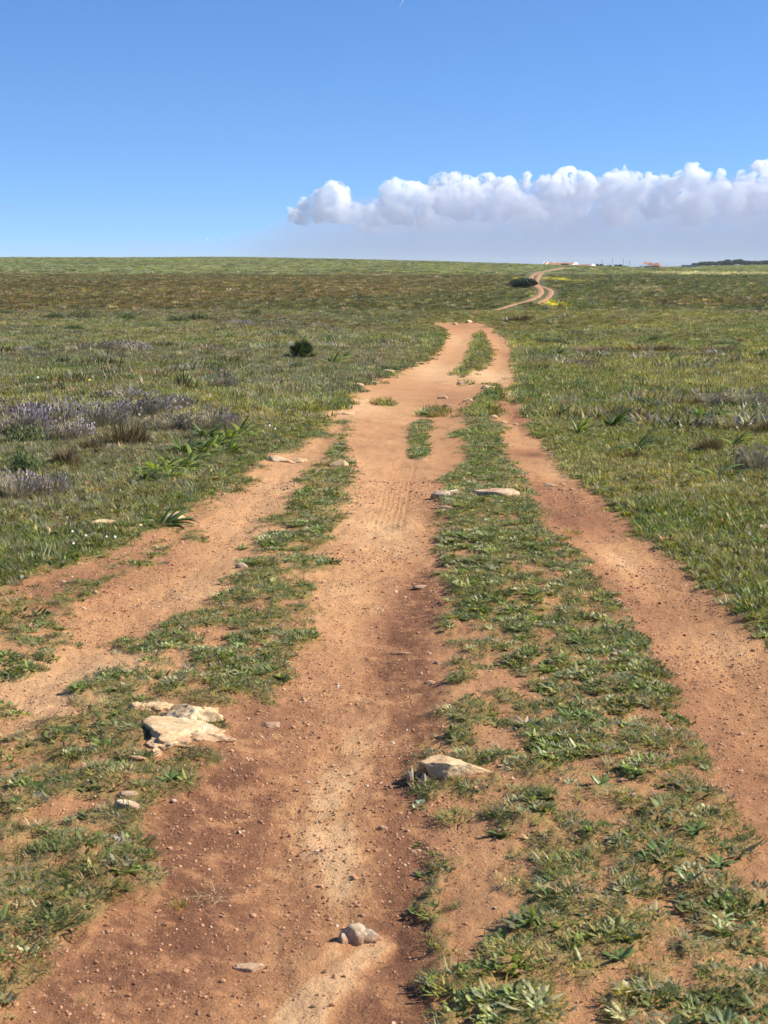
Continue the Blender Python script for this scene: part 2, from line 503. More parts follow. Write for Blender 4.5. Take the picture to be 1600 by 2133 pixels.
def make_leaf_mat(name, col=None, spec=.35, rough=.5, trans=.28, var=.5, hue_var=.0):
    """blades and leaves; col None takes the tint carried by each instance"""
    m, n, l, out = new_mat(name)
    geo = n.new('ShaderNodeNewGeometry')
    if col is None:
        base = attr(n, 'tint', 'INSTANCER').outputs['Color']
    else:
        base = n.new('ShaderNodeRGB'); base.outputs[0].default_value = (*col, 1); base = base.outputs[0]
    rnd = attr(n, 'blade').outputs['Fac']
    k = ramp(n, l, rnd, [(0, (1 - var, 1 - var, 1 - var)), (.5, (1, 1, 1)), (1, (1 + var * 1.2, 1 + var, 1 + var * .7))])
    c = mix_col(n, l, 1.0, base, k, 'MULTIPLY')
    oi = n.new('ShaderNodeObjectInfo')
    k2 = ramp(n, l, oi.outputs['Random'], [(0, (.82, .84, .82)), (1, (1.2, 1.14, 1.1))])
    c = mix_col(n, l, 1.0, c, k2, 'MULTIPLY')
    b = n.new('ShaderNodeBsdfPrincipled')
    l.new(c, b.inputs['Base Color'])
    b.inputs['Roughness'].default_value = rough
    b.inputs['Specular IOR Level'].default_value = spec
    t = n.new('ShaderNodeBsdfTranslucent')
    l.new(mix_col(n, l, 1.0, c, (1.3, 1.35, .6), 'MULTIPLY'), t.inputs['Color'])
    mx = n.new('ShaderNodeMixShader'); mx.inputs[0].default_value = trans
    l.new(b.outputs[0], mx.inputs[1]); l.new(t.outputs[0], mx.inputs[2])
    l.new(mx.outputs[0], out.inputs['Surface'])
    return m


def make_rock_mat(name, a, b, dark, scale=8.0, lichen=.0):
    m, n, l, out = new_mat(name)
    tc = n.new('ShaderNodeTexCoord')
    geo = n.new('ShaderNodeNewGeometry')
    p = geo.outputs['Position']
    n1 = noise_node(n, l, p, scale, 8, .65, .4)
    n2 = noise_node(n, l, p, scale * 5, 6, .7)
    c = ramp(n, l, n1, [(.30, dark), (.45, a), (.62, b)])
    c = mix_col(n, l, 1.0, c, ramp(n, l, n2, [(.32, (.74, .70, .66)), (.6, (1.08, 1.08, 1.08))]), 'MULTIPLY')
    if lichen:
        n3 = noise_node(n, l, p, scale * 1.7, 6, .7)
        c = mix_col(n, l, ramp(n, l, n3, [(.52, (0, 0, 0)), (.60, (lichen, lichen, lichen))]), c, (.16, .155, .13))
    # red earth washed onto the foot of the stone
    sep = n.new('ShaderNodeSeparateXYZ'); l.new(tc.outputs['Object'], sep.inputs[0])
    foot = math_node(n, l, 'ADD', sep.outputs[2], math_node(n, l, 'MULTIPLY', n1, -.03))
    fm = ramp(n, l, foot, [(0.0, (.6, .6, .6)), (.006, (0, 0, 0))])
    c = mix_col(n, l, fm, c, (.40, .21, .12))
    h = math_node(n, l, 'ADD', n1, math_node(n, l, 'MULTIPLY', n2, .4))
    vr = n.new('ShaderNodeTexVoronoi'); vr.feature = 'DISTANCE_TO_EDGE'; vr.inputs['Scale'].default_value = scale * 1.1
    l.new(mix_col(n, l, .25, p, n1), vr.inputs['Vector'])
    crack = ramp(n, l, vr.outputs['Distance'], [(0.0, (.25, .25, .25)), (.035, (1, 1, 1))])
    pit = ramp(n, l, noise_node(n, l, p, scale * 14, 3, .6), [(.36, (.3, .3, .3)), (.46, (1, 1, 1))])
    h = math_node(n, l, 'ADD', math_node(n, l, 'ADD', h, math_node(n, l, 'MULTIPLY', crack, .5)), math_node(n, l, 'MULTIPLY', pit, .25))
    principled(n, l, out, c, .9, .15, bump(n, l, h, .55, .012))
    return m


def make_plain_mat(name, col, rough=.85, spec=.2, var=.25, scale=3.0):
    m, n, l, out = new_mat(name)
    tc = n.new('ShaderNodeTexCoord')
    k = noise_node(n, l, tc.outputs['Object'], scale, 6, .65)
    c = mix_col(n, l, 1.0, tuple(col), ramp(n, l, k, [(.3, (1 - var,) * 3), (.7, (1 + var,) * 3)]), 'MULTIPLY')
    principled(n, l, out, c, rough, spec, bump(n, l, k, .3, .01))
    return m


MAT_GROUND = make_ground_mat()


# ------------------------------------------------------------------ scene bookkeeping
def tag(o, label=None, category=None, group=None, kind=None):
    if label: o['label'] = label
    if category: o['category'] = category
    if group: o['group'] = group
    if kind: o['kind'] = kind
    return o


def mesh_obj(name, me, parent=None, mat=None):
    if mat is not None and not me.materials:
        me.materials.append(mat)
    o = bpy.data.objects.new(name, me)
    COL.objects.link(o)
    if parent is not None:
        o.parent = parent
    return o


def empty(name, loc, rz=0.0, scale=1.0):
    o = bpy.data.objects.new(name, None)
    o.empty_display_size = .1
    o.location = loc
    o.rotation_euler = (0, 0, rz)
    o.scale = (scale,) * 3 if isinstance(scale, (int, float)) else scale
    COL.objects.link(o)
    return o


def pydata(name, verts, faces, smooth=False):
    me = bpy.data.meshes.new(name)
    me.from_pydata([tuple(v) for v in verts], [], faces)
    if smooth:
        me.polygons.foreach_set('use_smooth', [True] * len(me.polygons))
    me.update()
    return me


# ------------------------------------------------------------------ the ground sheet
def build_ground():
    dense = np.linspace(-1.04, 1.04, 560)
    outer = np.geomspace(1.06, 42, 44)
    S = np.concatenate([-outer[::-1], dense, outer])
    rows = np.concatenate([np.linspace(-45, 1.2, 16), np.geomspace(1.35, 12, 400), np.geomspace(12, 130, 371)[1:], np.geomspace(130, 900, 190)[1:], np.geomspace(900, 6000, 26)[1:]])
    W = .27 * (np.maximum(rows, 0) + 2.6)
    Yg = np.repeat(rows[:, None], len(S), 1)
    Xg = W[:, None] * S[None, :]
    Xg = np.sign(Xg) * np.minimum(np.abs(Xg), 6000 + 20 * np.abs(S)[None, :])
    nr, nc = Xg.shape
    X, Y = Xg.ravel(), Yg.ravel()
    L = land(X, Y)
    Z = height(X, Y) + relief(X, Y, L)
    co = np.stack([X, Y, Z], 1)
    tone = .67 + .34 * np.clip(L['sand'], 0, 1) - .30 * np.clip(L['damp'], 0, 1) + .06 * sstep(10, 20, Y)
    tone = np.where(L['rig'] > L['mid'], tone - .02, tone) + .05 * L['lef']
    crust = np.clip(.25 + L['damp'], 0, 1) * L['mid'] * (1 - sstep(9, 16, Y))
    zone = zone_colour(X, Y)
    under = sstep(.15, .8, L['cover']) * (.45 + .45 * sstep(3, 9, Y) * (1 - .6 * L['turf']))
    under = under * (1 - sstep(8, 30, Y)) + sstep(.25, .8, L['cover']) * sstep(8, 30, Y)
    zone = zone * (1 - sstep(60, 130, Y)[:, None] * .0)
    i = np.arange(nr - 1)[:, None] * nc + np.arange(nc - 1)[None, :]
    quads = np.stack([i, i + 1, i + nc + 1, i + nc], -1).reshape(-1, 4)
    trk = (L['bare'] * (Y < 95))[quads].mean(1) > .45
    for name, sel, kind_label in (('field', ~trk, 'grassy plain rising to a low green hill on the horizon'), ('dirt_track', trk, 'bare orange earth wheel ruts running away across the plain')):
        q = quads[sel]
        used, inv = np.unique(q.ravel(), return_inverse=True)
        me = bpy.data.meshes.new(name)
        me.vertices.add(len(used)); me.vertices.foreach_set('co', co[used].astype(np.float32).ravel())
        me.loops.add(q.size); me.loops.foreach_set('vertex_index', inv.astype(np.int32).ravel())
        me.polygons.add(len(q)); me.polygons.foreach_set('loop_start', np.arange(0, q.size, 4, dtype=np.int32))
        me.polygons.foreach_set('use_smooth', np.ones(len(q), bool))
        me.update(calc_edges=True)
        for an, arr in (('cover', L['cover']), ('tone', tone), ('crust', crust), ('under', under)):
            a = me.attributes.new(an, 'FLOAT', 'POINT'); a.data.foreach_set('value', arr[used].astype(np.float32))
        a = me.attributes.new('zone', 'FLOAT_COLOR', 'POINT')
        a.data.foreach_set('color', np.concatenate([zone[used], np.ones((len(used), 1))], 1).astype(np.float32).ravel())
        o = mesh_obj(name, me, None, MAT_GROUND)
        tag(o, kind_label, 'ground' if name == 'field' else 'track', None, 'structure')


build_ground()


def build_far_ruts():
    """the two wheel ruts where they climb the far slope, laid as thin sheets over the land"""
    m, n, l, out = new_mat('far_rut_earth')
    geo = n.new('ShaderNodeNewGeometry')
    k = noise_node(n, l, geo.outputs['Position'], 1.2, 6, .65)
    principled(n, l, out, ramp(n, l, k, [(.3, (.32, .16, .085)), (.7, (.50, .285, .155))]), .95, .1)
    left = [(985, 657, .3), (1020, 649, .4), (1060, 638.5, .5), (1092, 630, .7), (1110, 624, .8), (1122, 617, .75), (1128, 609, .7), (1127, 603, .7), (1120, 597.5, .8), (1111, 594, .7), (1106, 589, .8), (1106, 582, .8), (1108, 575, .9), (1116, 570, 1.0), (1130, 566.5, 1.3), (1160, 561, 1.5), (1182, 557.8, 1.5)]
    right = [(1100, 637.5, .4), (1118, 633, .6), (1135, 626, .7), (1145, 618, .7), (1149, 609, .7), (1146, 603, .7), (1136, 600, .7), (1122, 596.5, .7), (1117, 592, .8), (1118, 586, .8), (1122, 578, .8), (1124, 573, .9), (1130, 568.5, .9)]
    for pts, w_all in ((left, 1), (right, 1)):
        P = np.array([(*ground_at(u, v)[:2], w) for u, v, w in pts])
        d = np.concatenate([[0], np.cumsum(np.hypot(*np.diff(P[:, :2], axis=0).T))])
        s = np.arange(0, d[-1], .8)
        # smooth curve through the points
        C = np.stack([np.interp(s, d, P[:, j]) for j in range(3)], 1)
        ker = np.exp(-.5 * (np.arange(-8, 9) / 3.5) ** 2); ker /= ker.sum()
        for j in range(3):
            pad = np.pad(C[:, j], 8, 'edge')
            C[:, j] = np.convolve(pad, ker, 'valid')
        t = np.gradient(C[:, :2], axis=0); t /= np.linalg.norm(t, axis=1)[:, None]
        nv = np.stack([-t[:, 1], t[:, 0]], 1)
        cols = np.linspace(-1, 1, 7)
        wob = (fbm(s / 2.2, s * 0 + 3, 3, 91) - .5) * .5
        rows = []
        for c in cols:
            w = C[:, 2] * .5 * (1 + .35 * (fbm(s / 1.5, s * 0 + c * 3, 2, 92) - .5)) * c
            xy = C[:, :2] + nv * (w + wob * .3)[:, None]
            z = height(xy[:, 0], xy[:, 1]) + .06 * (1 - abs(c)) + .02
            rows.append(np.stack([xy[:, 0], xy[:, 1], z], 1))
        V = np.stack(rows, 1).reshape(-1, 3)
        k = len(cols)
        faces = [(a * k + b, a * k + b + 1, (a + 1) * k + b + 1, (a + 1) * k + b) for a in range(len(s) - 1) for b in range(k - 1)]
        o = mesh_obj('far_track', pydata('far_track', V, faces, True), None, m)
        tag(o, 'far wheel rut curving up the opposite slope past the dark bush' if pts is left else 'right hand far wheel rut bending beside the yellow flowers', 'track', None, 'structure')


build_far_ruts()


# ------------------------------------------------------------------ blades, tufts, pebbles: small meshes that the scatter repeats
def blade_geo(V, Fc, B, base, az, lean, length, width, curl, rnd, seg=3, fold=0.0, shape='blade', twist=0.0):
    """one leaf: a tapering strip that leaves the base at `lean` from upright and bends over by `curl`"""
    k0 = len(V)
    d = Vector((math.cos(az), math.sin(az), 0))
    side = Vector((-math.sin(az + twist), math.cos(az + twist), 0))
    p = Vector(base)
    ang = lean
    step = length / seg
    for i in range(seg + 1):
        t = i / seg
        if shape == 'blade':
            w = width * (1 - t) ** .7 if t < 1 else 0
        else:
            w = width * max(.18, math.sin(math.pi * min(1, .12 + .80 * t)) ** .8) if t < 1 else 0
        dirv = d * math.sin(ang) + Vector((0, 0, math.cos(ang)))
        if t < 1:
            if fold:
                up = side.cross(dirv).normalized()
                V.append(p - side * w * .5 + up * fold * w); V.append(p.copy()); V.append(p + side * w * .5 + up * fold * w)
                B += [rnd] * 3
            else:
                V.append(p - side * w * .5); V.append(p + side * w * .5)
                B += [rnd] * 2
        else:
            V.append(p.copy()); B.append(rnd)
        p = p + dirv * step
        ang += curl / seg
    c = 3 if fold else 2
    for i in range(seg - 1):
        a = k0 + i * c
        for j in range(c - 1):
            Fc.append((a + j, a + j + 1, a + c + j + 1, a + c + j))
    a = k0 + (seg - 1) * c
    tip = k0 + seg * c
    for j in range(c - 1):
        Fc.append((a + j, a + j + 1, tip))


def finish_blades(name, V, Fc, B, mat, smooth=True):
    me = pydata(name, V, Fc, smooth)
    at = me.attributes.new('blade', 'FLOAT', 'POINT')
    at.data.foreach_set('value', np.array(B, np.float32))
    me.materials.append(mat)
    return me


def tuft_mesh(name, seed, n, radius, length, width, lean, curl, mat, wind=.25, shape='blade', fold=0.0, seg=3):
    r = random.Random(seed)
    V, Fc, B = [], [], []
    for i in range(n):
        a = r.uniform(0, 2 * math.pi)
        rr = radius * math.sqrt(r.random())
        base = (rr * math.cos(a), rr * math.sin(a), -.004)
        az = a + r.gauss(0, .7)
        if r.random() < wind:
            az = r.gauss(0, .6)
        blade_geo(V, Fc, B, base, az, abs(r.gauss(lean, .22)), length * r.uniform(.55, 1.15), width * r.uniform(.7, 1.25), r.uniform(.2, 1.0) * curl, r.random(), seg, fold, shape)
    return finish_blades(name, V, Fc, B, mat)


MAT_BLADE = make_leaf_mat('grass_blades', None, .32, .40, .38, .5)
MAT_HERB = make_leaf_mat('herb_leaves', None, .2, .5, .35, .4)


def pebble_mesh(name, seed, sub=1):
    r = random.Random(seed)
    bm = bmesh.new()
    bmesh.ops.create_icosphere(bm, subdivisions=sub, radius=.5)
    off = Vector((r.uniform(0, 99), r.uniform(0, 99), r.uniform(0, 99)))
    sx, sy, sz = r.uniform(.8, 1.2), r.uniform(.6, 1.0), r.uniform(.4, .75)
    for v in bm.verts:
        k = 1 + .5 * mnoise.noise(v.co * 2.2 + off)
        v.co = Vector((v.co.x * sx * k, v.co.y * sy * k, v.co.z * sz * k))
    me = bpy.data.meshes.new(name); bm.to_mesh(me); bm.free()
    return me


def make_pebble_mat():
    m, n, l, out = new_mat('grit')
    base = attr(n, 'tint', 'INSTANCER').outputs['Color']
    principled(n, l, out, base, .9, .2)
    return m


MAT_GRIT = make_pebble_mat()


def proto_collection(name, meshes):
    c = bpy.data.collections.new(name)
    for i, me in enumerate(meshes):
        o = bpy.data.objects.new('%s_%02d' % (name, i), me)
        c.objects.link(o)
    return c


def scatter(name, label, category, P, rot, scl, tint, idx, coll):
    N = len(P)
    me = bpy.data.meshes.new(name)
    me.vertices.add(N)
    me.vertices.foreach_set('co', P.astype(np.float32).ravel())
    a = me.attributes.new('rot', 'FLOAT_VECTOR', 'POINT'); a.data.foreach_set('vector', rot.astype(np.float32).ravel())
    a = me.attributes.new('scl', 'FLOAT_VECTOR', 'POINT'); a.data.foreach_set('vector', scl.astype(np.float32).ravel())
    a = me.attributes.new('tint', 'FLOAT_COLOR', 'POINT'); a.data.foreach_set('color', np.concatenate([tint, np.ones((N, 1))], 1).astype(np.float32).ravel())
    a = me.attributes.new('idx', 'INT', 'POINT'); a.data.foreach_set('value', idx.astype(np.int32))
    o = bpy.data.objects.new(name, me)
    COL.objects.link(o)
    t = bpy.data.node_groups.new(name + '_nodes', 'GeometryNodeTree')
    t.interface.new_socket('Geometry', in_out='INPUT', socket_type='NodeSocketGeometry')
    t.interface.new_socket('Geometry', in_out='OUTPUT', socket_type='NodeSocketGeometry')
    gi, go = t.nodes.new('NodeGroupInput'), t.nodes.new('NodeGroupOutput')
    ci = t.nodes.new('GeometryNodeCollectionInfo')
    ci.inputs['Collection'].default_value = coll
    ci.inputs['Separate Children'].default_value = True
    ci.inputs['Reset Children'].default_value = True
    ip = t.nodes.new('GeometryNodeInstanceOnPoints')
    ip.inputs['Pick Instance'].default_value = True

    def named(nm, dt):
        x = t.nodes.new('GeometryNodeInputNamedAttribute'); x.data_type = dt; x.inputs['Name'].default_value = nm
        return x.outputs['Attribute']
    e2r = t.nodes.new('FunctionNodeEulerToRotation')
    t.links.new(named('rot', 'FLOAT_VECTOR'), e2r.inputs[0])
    t.links.new(gi.outputs[0], ip.inputs['Points'])
    t.links.new(ci.outputs[0], ip.inputs['Instance'])
    t.links.new(named('idx', 'INT'), ip.inputs['Instance Index'])
    t.links.new(e2r.outputs[0], ip.inputs['Rotation'])
    t.links.new(named('scl', 'FLOAT_VECTOR'), ip.inputs['Scale'])
    t.links.new(ip.outputs[0], go.inputs[0])
    md = o.modifiers.new('scatter', 'NODES'); md.node_group = t
    tag(o, label, category, None, 'stuff')
    return o


def sample_area(y0, y1, dens, margin=.33, pad=4.5):
    """uniform points over the part of the land in (and a little beside) the view"""
    area = margin * ((y1 + pad) ** 2 - (y0 + pad) ** 2)
    N = int(area * dens)
    Y = np.sqrt(RNG.random(N) * ((y1 + pad) ** 2 - (y0 + pad) ** 2) + (y0 + pad) ** 2) - pad
    X = (RNG.random(N) * 2 - 1) * margin * (Y + pad)
    return X, Y


def ease(N, a, b):
    return a + (b - a) * RNG.random(N)


TURF_GREEN = np.array([.078, .122, .032])


def grow(name, label, cat, y0, y1, dens, coll, nproto, keep, tint_fn, smin, smax, tilt=.25, hmin=.8, hmax=1.2, margin=.33):
    X, Y = sample_area(y0, y1, dens, margin)
    L = land(X, Y)
    k = RNG.random(len(X)) < keep(X, Y, L)
    X, Y = X[k], Y[k]
    L = {a: b[k] for a, b in L.items()}
    Z = height(X, Y) + relief(X, Y, L)
    N = len(X)
    s = ease(N, smin, smax) * (.75 + .5 * L['cover'])
    scl = np.stack([s, s, s * ease(N, hmin, hmax)], 1)
    rot = np.stack([RNG.normal(0, tilt * .5, N), RNG.normal(.08, tilt * .5, N), RNG.normal(0, 3, N)], 1)
    tint = tint_fn(X, Y, L)
    tint = tint * (ease(N, .58, 1.68)[:, None]) * (1 + RNG.normal(0, .07, (N, 3)))
    idx = RNG.integers(0, nproto, N)
    return scatter(name, label, cat, np.stack([X, Y, Z], 1), rot, scl, np.clip(tint, .004, .9), idx, coll)


def species(base, N, table):
    """swap a share of the plants for other colours: (share, colour)"""
    r = RNG.random(N)
    out = base.copy()
    lo = 0
    for share, c in table:
        sel = (r >= lo) & (r < lo + share)
        out[sel] = np.array(c)
        lo += share
    return out


STRAW, GREYG, REDB, YELG = (.38, .30, .17), (.23, .235, .155), (.18, .105, .060), (.27, .27, .068)

turf_protos = proto_collection('turf_tuft', [tuft_mesh('turf_tuft', 100 + i, 20, .040, .032, .0040, 1.2, .55, MAT_BLADE) for i in range(4)])
field_protos = proto_collection('field_tuft', [tuft_mesh('field_tuft', 200 + i, 20, .04, .075, .0045, .65, .8, MAT_BLADE, .35) for i in range(4)]
                                + [tuft_mesh('field_herb', 210 + i, 14, .03, .050, .014, .8, .5, MAT_HERB, .2, 'leaf', .12) for i in range(2)])
herb_protos = proto_collection('herb_rosette', [tuft_mesh('herb_rosette', 300 + i, 11, .014, .050, .014, 1.2, .35, MAT_HERB, .15, 'leaf', .16) for i in range(3)]
                               + [tuft_mesh('herb_mat', 320 + i, 44, .055, .022, .012, 1.0, .4, MAT_HERB, .15, 'leaf', .1) for i in range(4)])
mid_protos = proto_collection('mid_tuft', [tuft_mesh('mid_tuft', 400 + i, 34, .13, .13, .011, .5, .8, MAT_BLADE, .35) for i in range(4)]
                              + [tuft_mesh('mid_herb', 410 + i, 26, .13, .085, .028, .8, .5, MAT_HERB, .25, 'leaf') for i in range(2)])
far_protos = proto_collection('far_clump', [tuft_mesh('far_clump', 500 + i, 60, .42, .34, .045, .6, .7, MAT_BLADE, .2) for i in range(4)])


def turf_tint(X, Y, L):
    N = len(X)
    n = fbm(X * 1.3, Y * 1.3, 4, 140)[:, None]
    c = TURF_GREEN * (1 - sstep(.4, .65, n)) + np.array([.135, .155, .048]) * sstep(.4, .65, n)
    c = species(c, N, [(.08, STRAW), (.20, GREYG), (.06, (.22, .15, .08)), (.08, YELG), (.10, (.055, .095, .032))])
    lowy = blob([(1000, 2060, 260, 90, .9), (1250, 2100, 200, 60, .7), (960, 1950, 120, 60, .5)], X, Y)
    return np.where((RNG.random(N) < lowy * .55)[:, None], np.array(YELG), c)


grow('turf_grass', 'short dark green turf on the strips between the wheel ruts', 'grass', 2.2, 10, 1900, turf_protos, 4,
     lambda X, Y, L: L['turf'] * np.clip(L['cover'] * 1.1 - .12, 0, 1), turf_tint, .45, .92)
grow('turf_grass', 'short turf along the track further off', 'grass', 10, 24, 520, turf_protos, 4,
     lambda X, Y, L: L['turf'] * np.clip(L['cover'] * 1.15 - .1, 0, 1), turf_tint, .8, 1.6)
grow('broad_leaf_weeds', 'small grey green broad leaved weeds among the turf', 'weeds', 2.2, 16, 1000, herb_protos, 7,
     lambda X, Y, L: L['turf'] * L['cover'] * (.25 + .75 * sstep(.5, .6, fbm(X * 2, Y * 2, 3, 150))) * (.5 + .5 * (X > .2)),
     lambda X, Y, L: species(np.tile(np.array([.20, .225, .085]), (len(X), 1)), len(X), [(.3, (.30, .31, .18)), (.2, (.13, .175, .05))]), .35, .85)


def field_tint(X, Y, L):
    N = len(X)
    c = zone_colour(X, Y)
    lft = (X < np.interp(Y, *EDGE_LEFT))
    c = c * (1 - L['turf'][:, None] * .35) + TURF_GREEN * .35 * L['turf'][:, None]
    c = species(c, N, [(.08, STRAW), (.07, YELG), (.10, GREYG), (.05, REDB), (.06, (.055, .095, .032))])
    g = (RNG.random(N) < .16) & lft
    c[g] = np.array([.27, .255, .20])
    return c


grow('meadow_grass', 'knee low green meadow grass beside the ruts', 'grass', 3.2, 18, 950, field_protos, 6,
     lambda X, Y, L: (1 - L['turf']) * L['cover'], field_tint, .5, .95, .3, .6, 1.15)
grow('meadow_grass', 'meadow grass and herbs across the middle of the plain', 'grass', 18, 48, 130, mid_protos, 6,
     lambda X, Y, L: L['cover'] * (1 - .5 * L['turf']), field_tint, .45, .9, .3, .5, 1.0)
grow('meadow_grass', 'coarse grass on the far edge of the near plain', 'grass', 48, 121, 26, mid_protos, 6,
     lambda X, Y, L: L['cover'] * np.where(Y < 80, 1 - .5 * L['turf'], 1), field_tint, .7, 1.5, .3, .4, .9)


def clear_of_far_track(X, Y):
    pts = [(985, 657), (1020, 649), (1060, 638.5), (1092, 630), (1110, 624), (1122, 617), (1128, 609), (1127, 603), (1120, 597.5), (1111, 594), (1106, 589), (1106, 582), (1108, 575), (1116, 570), (1130, 566.5), (1160, 561), (1182, 557.8)]
    pts2 = [(1118, 633), (1135, 626), (1145, 618), (1149, 609), (1146, 603), (1136, 600), (1122, 596.5), (1117, 592), (1118, 586), (1122, 578), (1124, 573), (1130, 568.5)]
    ok = np.ones(len(X), bool)
    for pl in (pts, pts2):
        P = np.array([ground_at(u, v)[:2] for u, v in pl])
        for a, b in zip(P[:-1], P[1:]):
            d = b - a
            t = np.clip(((X - a[0]) * d[0] + (Y - a[1]) * d[1]) / (d @ d), 0, 1)
            ok &= np.hypot(X - a[0] - t * d[0], (Y - a[1] - t * d[1])) > np.clip(.006 * Y, .9, 3.0)
    return ok.astype(float)


def far_tint(X, Y, L):
    c = zone_colour(X, Y)
    return species(c * 1.05, len(X), [(.05, STRAW), (.07, (.055, .075, .03)), (.05, GREYG)])


grow('heath_scrub', 'low brown and olive heath covering the slope beyond the dip', 'heath', 121, 330, 1.7, far_protos, 4,
     lambda X, Y, L: clear_of_far_track(X, Y) * (.55 + .45 * (fbm(X / 5, Y / 5, 3, 160) > .5)), far_tint, .5, 1.15, .2, .4, .9)
grow('heath_scrub', 'grey green pasture tussocks on the far hill', 'heath', 330, 900, .12, far_protos, 4,
     lambda X, Y, L: clear_of_far_track(X, Y), far_tint, 1.2, 2.6, .15, .22, .45)


grow('scattered_scrub', 'low grey, brown and dark green scrub dotted over the near plain', 'scrub', 16, 119, 1.6, far_protos, 4,
     lambda X, Y, L: L['cover'] * sstep(.48, .62, fbm(X / 5, Y / 9, 4, 165)) * (1 - L['turf']),
     lambda X, Y, L: species(zone_colour(X, Y) * .8, len(X), [(.30, (.25, .22, .18)), (.25, (.095, .115, .045)), (.20, (.17, .115, .07)), (.08, (.20, .17, .20))]), .28, .70, .2, .5, .95)


def gravel():
    pr = proto_collection('grit_grain', [pebble_mesh('grit_grain', 600 + i, 1) for i in range(5)])
    for o in pr.objects:
        o.data.materials.append(MAT_GRIT)
    X, Y = sample_area(2.2, 12, 3600, .31)
    L = land(X, Y)
    k = RNG.random(len(X)) < (1 - L['cover'] * .75) * np.where(L['turf'] + L['bare'] > .3, 1, .05) * (.25 + .75 * sstep(.38, .62, fbm(X * 1.6, Y * 1.6, 4, 170))) * (1 - .6 * sstep(5, 12, Y))
    X, Y = X[k], Y[k]
    L = {a: b[k] for a, b in L.items()}
    Z = height(X, Y) + relief(X, Y, L)
    N = len(X)
    s = .0028 + .0062 * RNG.random(N) ** 3 + .008 * (RNG.random(N) < .022)
    s = s * (1 + .06 * Y)
    tint = np.array([.42, .22, .118]) * ease(N, .7, 1.3)[:, None]
    tint = species(tint, N, [(.10, (.55, .38, .24)), (.035, (.17, .08, .05)), (.015, (.66, .52, .38))])
    scl = np.stack([s, s, s], 1)
    rot = np.stack([RNG.normal(0, .4, N), RNG.normal(0, .4, N), RNG.random(N) * 6.28], 1)
    scatter('gravel', 'loose orange grit and small pebbles over the bare earth', 'gravel', np.stack([X, Y, Z + s * .12], 1), rot, scl, tint, RNG.integers(0, 5, N), pr)


gravel()


# ------------------------------------------------------------------ stones
MAT_ROCK = make_rock_mat('pale_limestone', (.62, .425, .225), (.76, .58, .355), (.42, .265, .14), 9.0, .2)
MAT_ROCK_O = make_rock_mat('orange_limestone', (.54, .36, .215), (.66, .48, .32), (.34, .205, .12), 10.0, .1)
MAT_ROCK_G = make_rock_mat('grey_limestone', (.46, .35, .235), (.58, .47, .34), (.25, .18, .12), 22.0, .3)
MAT_CHIP = make_rock_mat('white_limestone', (.68, .53, .34), (.80, .67, .47), (.50, .35, .21), 25.0)


def stone_mesh(name, sx, sy, sz, seed, sub=3, cuts=7, rough=.22, flat_top=.0, taper=0.0, sink=.25):
    """a weathered block: noisy ball with planes knocked off, foot below z = 0"""
    r = random.Random(seed)
    bm = bmesh.new()
    bmesh.ops.create_icosphere(bm, subdivisions=sub, radius=1.0)
    off = Vector((r.uniform(0, 50), r.uniform(0, 50), r.uniform(0, 50)))
    planes = []
    for _ in range(cuts):
        n = Vector((r.gauss(0, 1), r.gauss(0, 1), r.gauss(.15, .8))).normalized()
        planes.append((n, r.uniform(.55, .9)))
    if flat_top:
        planes.append((Vector((r.gauss(0, .12), r.gauss(0, .12), 1)).normalized(), flat_top))
    for v in bm.verts:
        p = v.co.copy()
        p *= 1 + rough * mnoise.fractal(p * 1.3 + off, .8, 2.2, 3)
        for n, d in planes:
            q = p.dot(n) - d
            if q > 0:
                p -= n * q * .93
        p *= 1 + rough * .33 * mnoise.fractal(p * 4.5 + off, .7, 2.2, 3)
        if taper:
            p.z *= max(.08, 1 - taper * max(0, p.x))
            p.y *= max(.25, 1 - taper * .7 * max(0, p.x))
        v.co = p
    zmax = max(v.co.z for v in bm.verts)
    for v in bm.verts:
        z = v.co.z / zmax
        v.co = Vector((v.co.x * sx * .5, v.co.y * sy * .5, (z * (1 if z > 0 else sink) + 0.0) * sz))
    me = bpy.data.meshes.new(name)
    bm.to_mesh(me); bm.free()
    me.polygons.foreach_set('use_smooth', [sub >= 4] * len(me.polygons))
    return me


def base_point(u, v):
    X, Y, Z, m = ground_at(float(u), float(v))
    return X, Y, float(full_height(X, Y)[0]), m


def stone_dims(w, h, Y, m, ratio):
    W = w * m
    D = W * ratio
    a = math.atan2(EYE, Y)
    H = max((h * m - D * math.sin(a)) / math.cos(a), .30 * h * m)
    return W, D, H


def stone(u, v, w, h, seed, label, mat=None, name='stone', ratio=.6, rz=None, group=None, **kw):
    X, Y, Z, m = base_point(u, v)
    W, D, H = stone_dims(w, h, Y, m, ratio)
    big = w > 34
    me = stone_mesh(name, W, D, H, seed, 4 if big else 3 if w > 18 else 2, **kw)
    o = mesh_obj(name, me, None, mat or MAT_ROCK)
    o.location = (X, Y, Z - H * .06)
    o.rotation_euler = (0, 0, random.Random(seed).uniform(-.35, .35) if rz is None else rz)
    tag(o, label, 'stone', group)
    return o


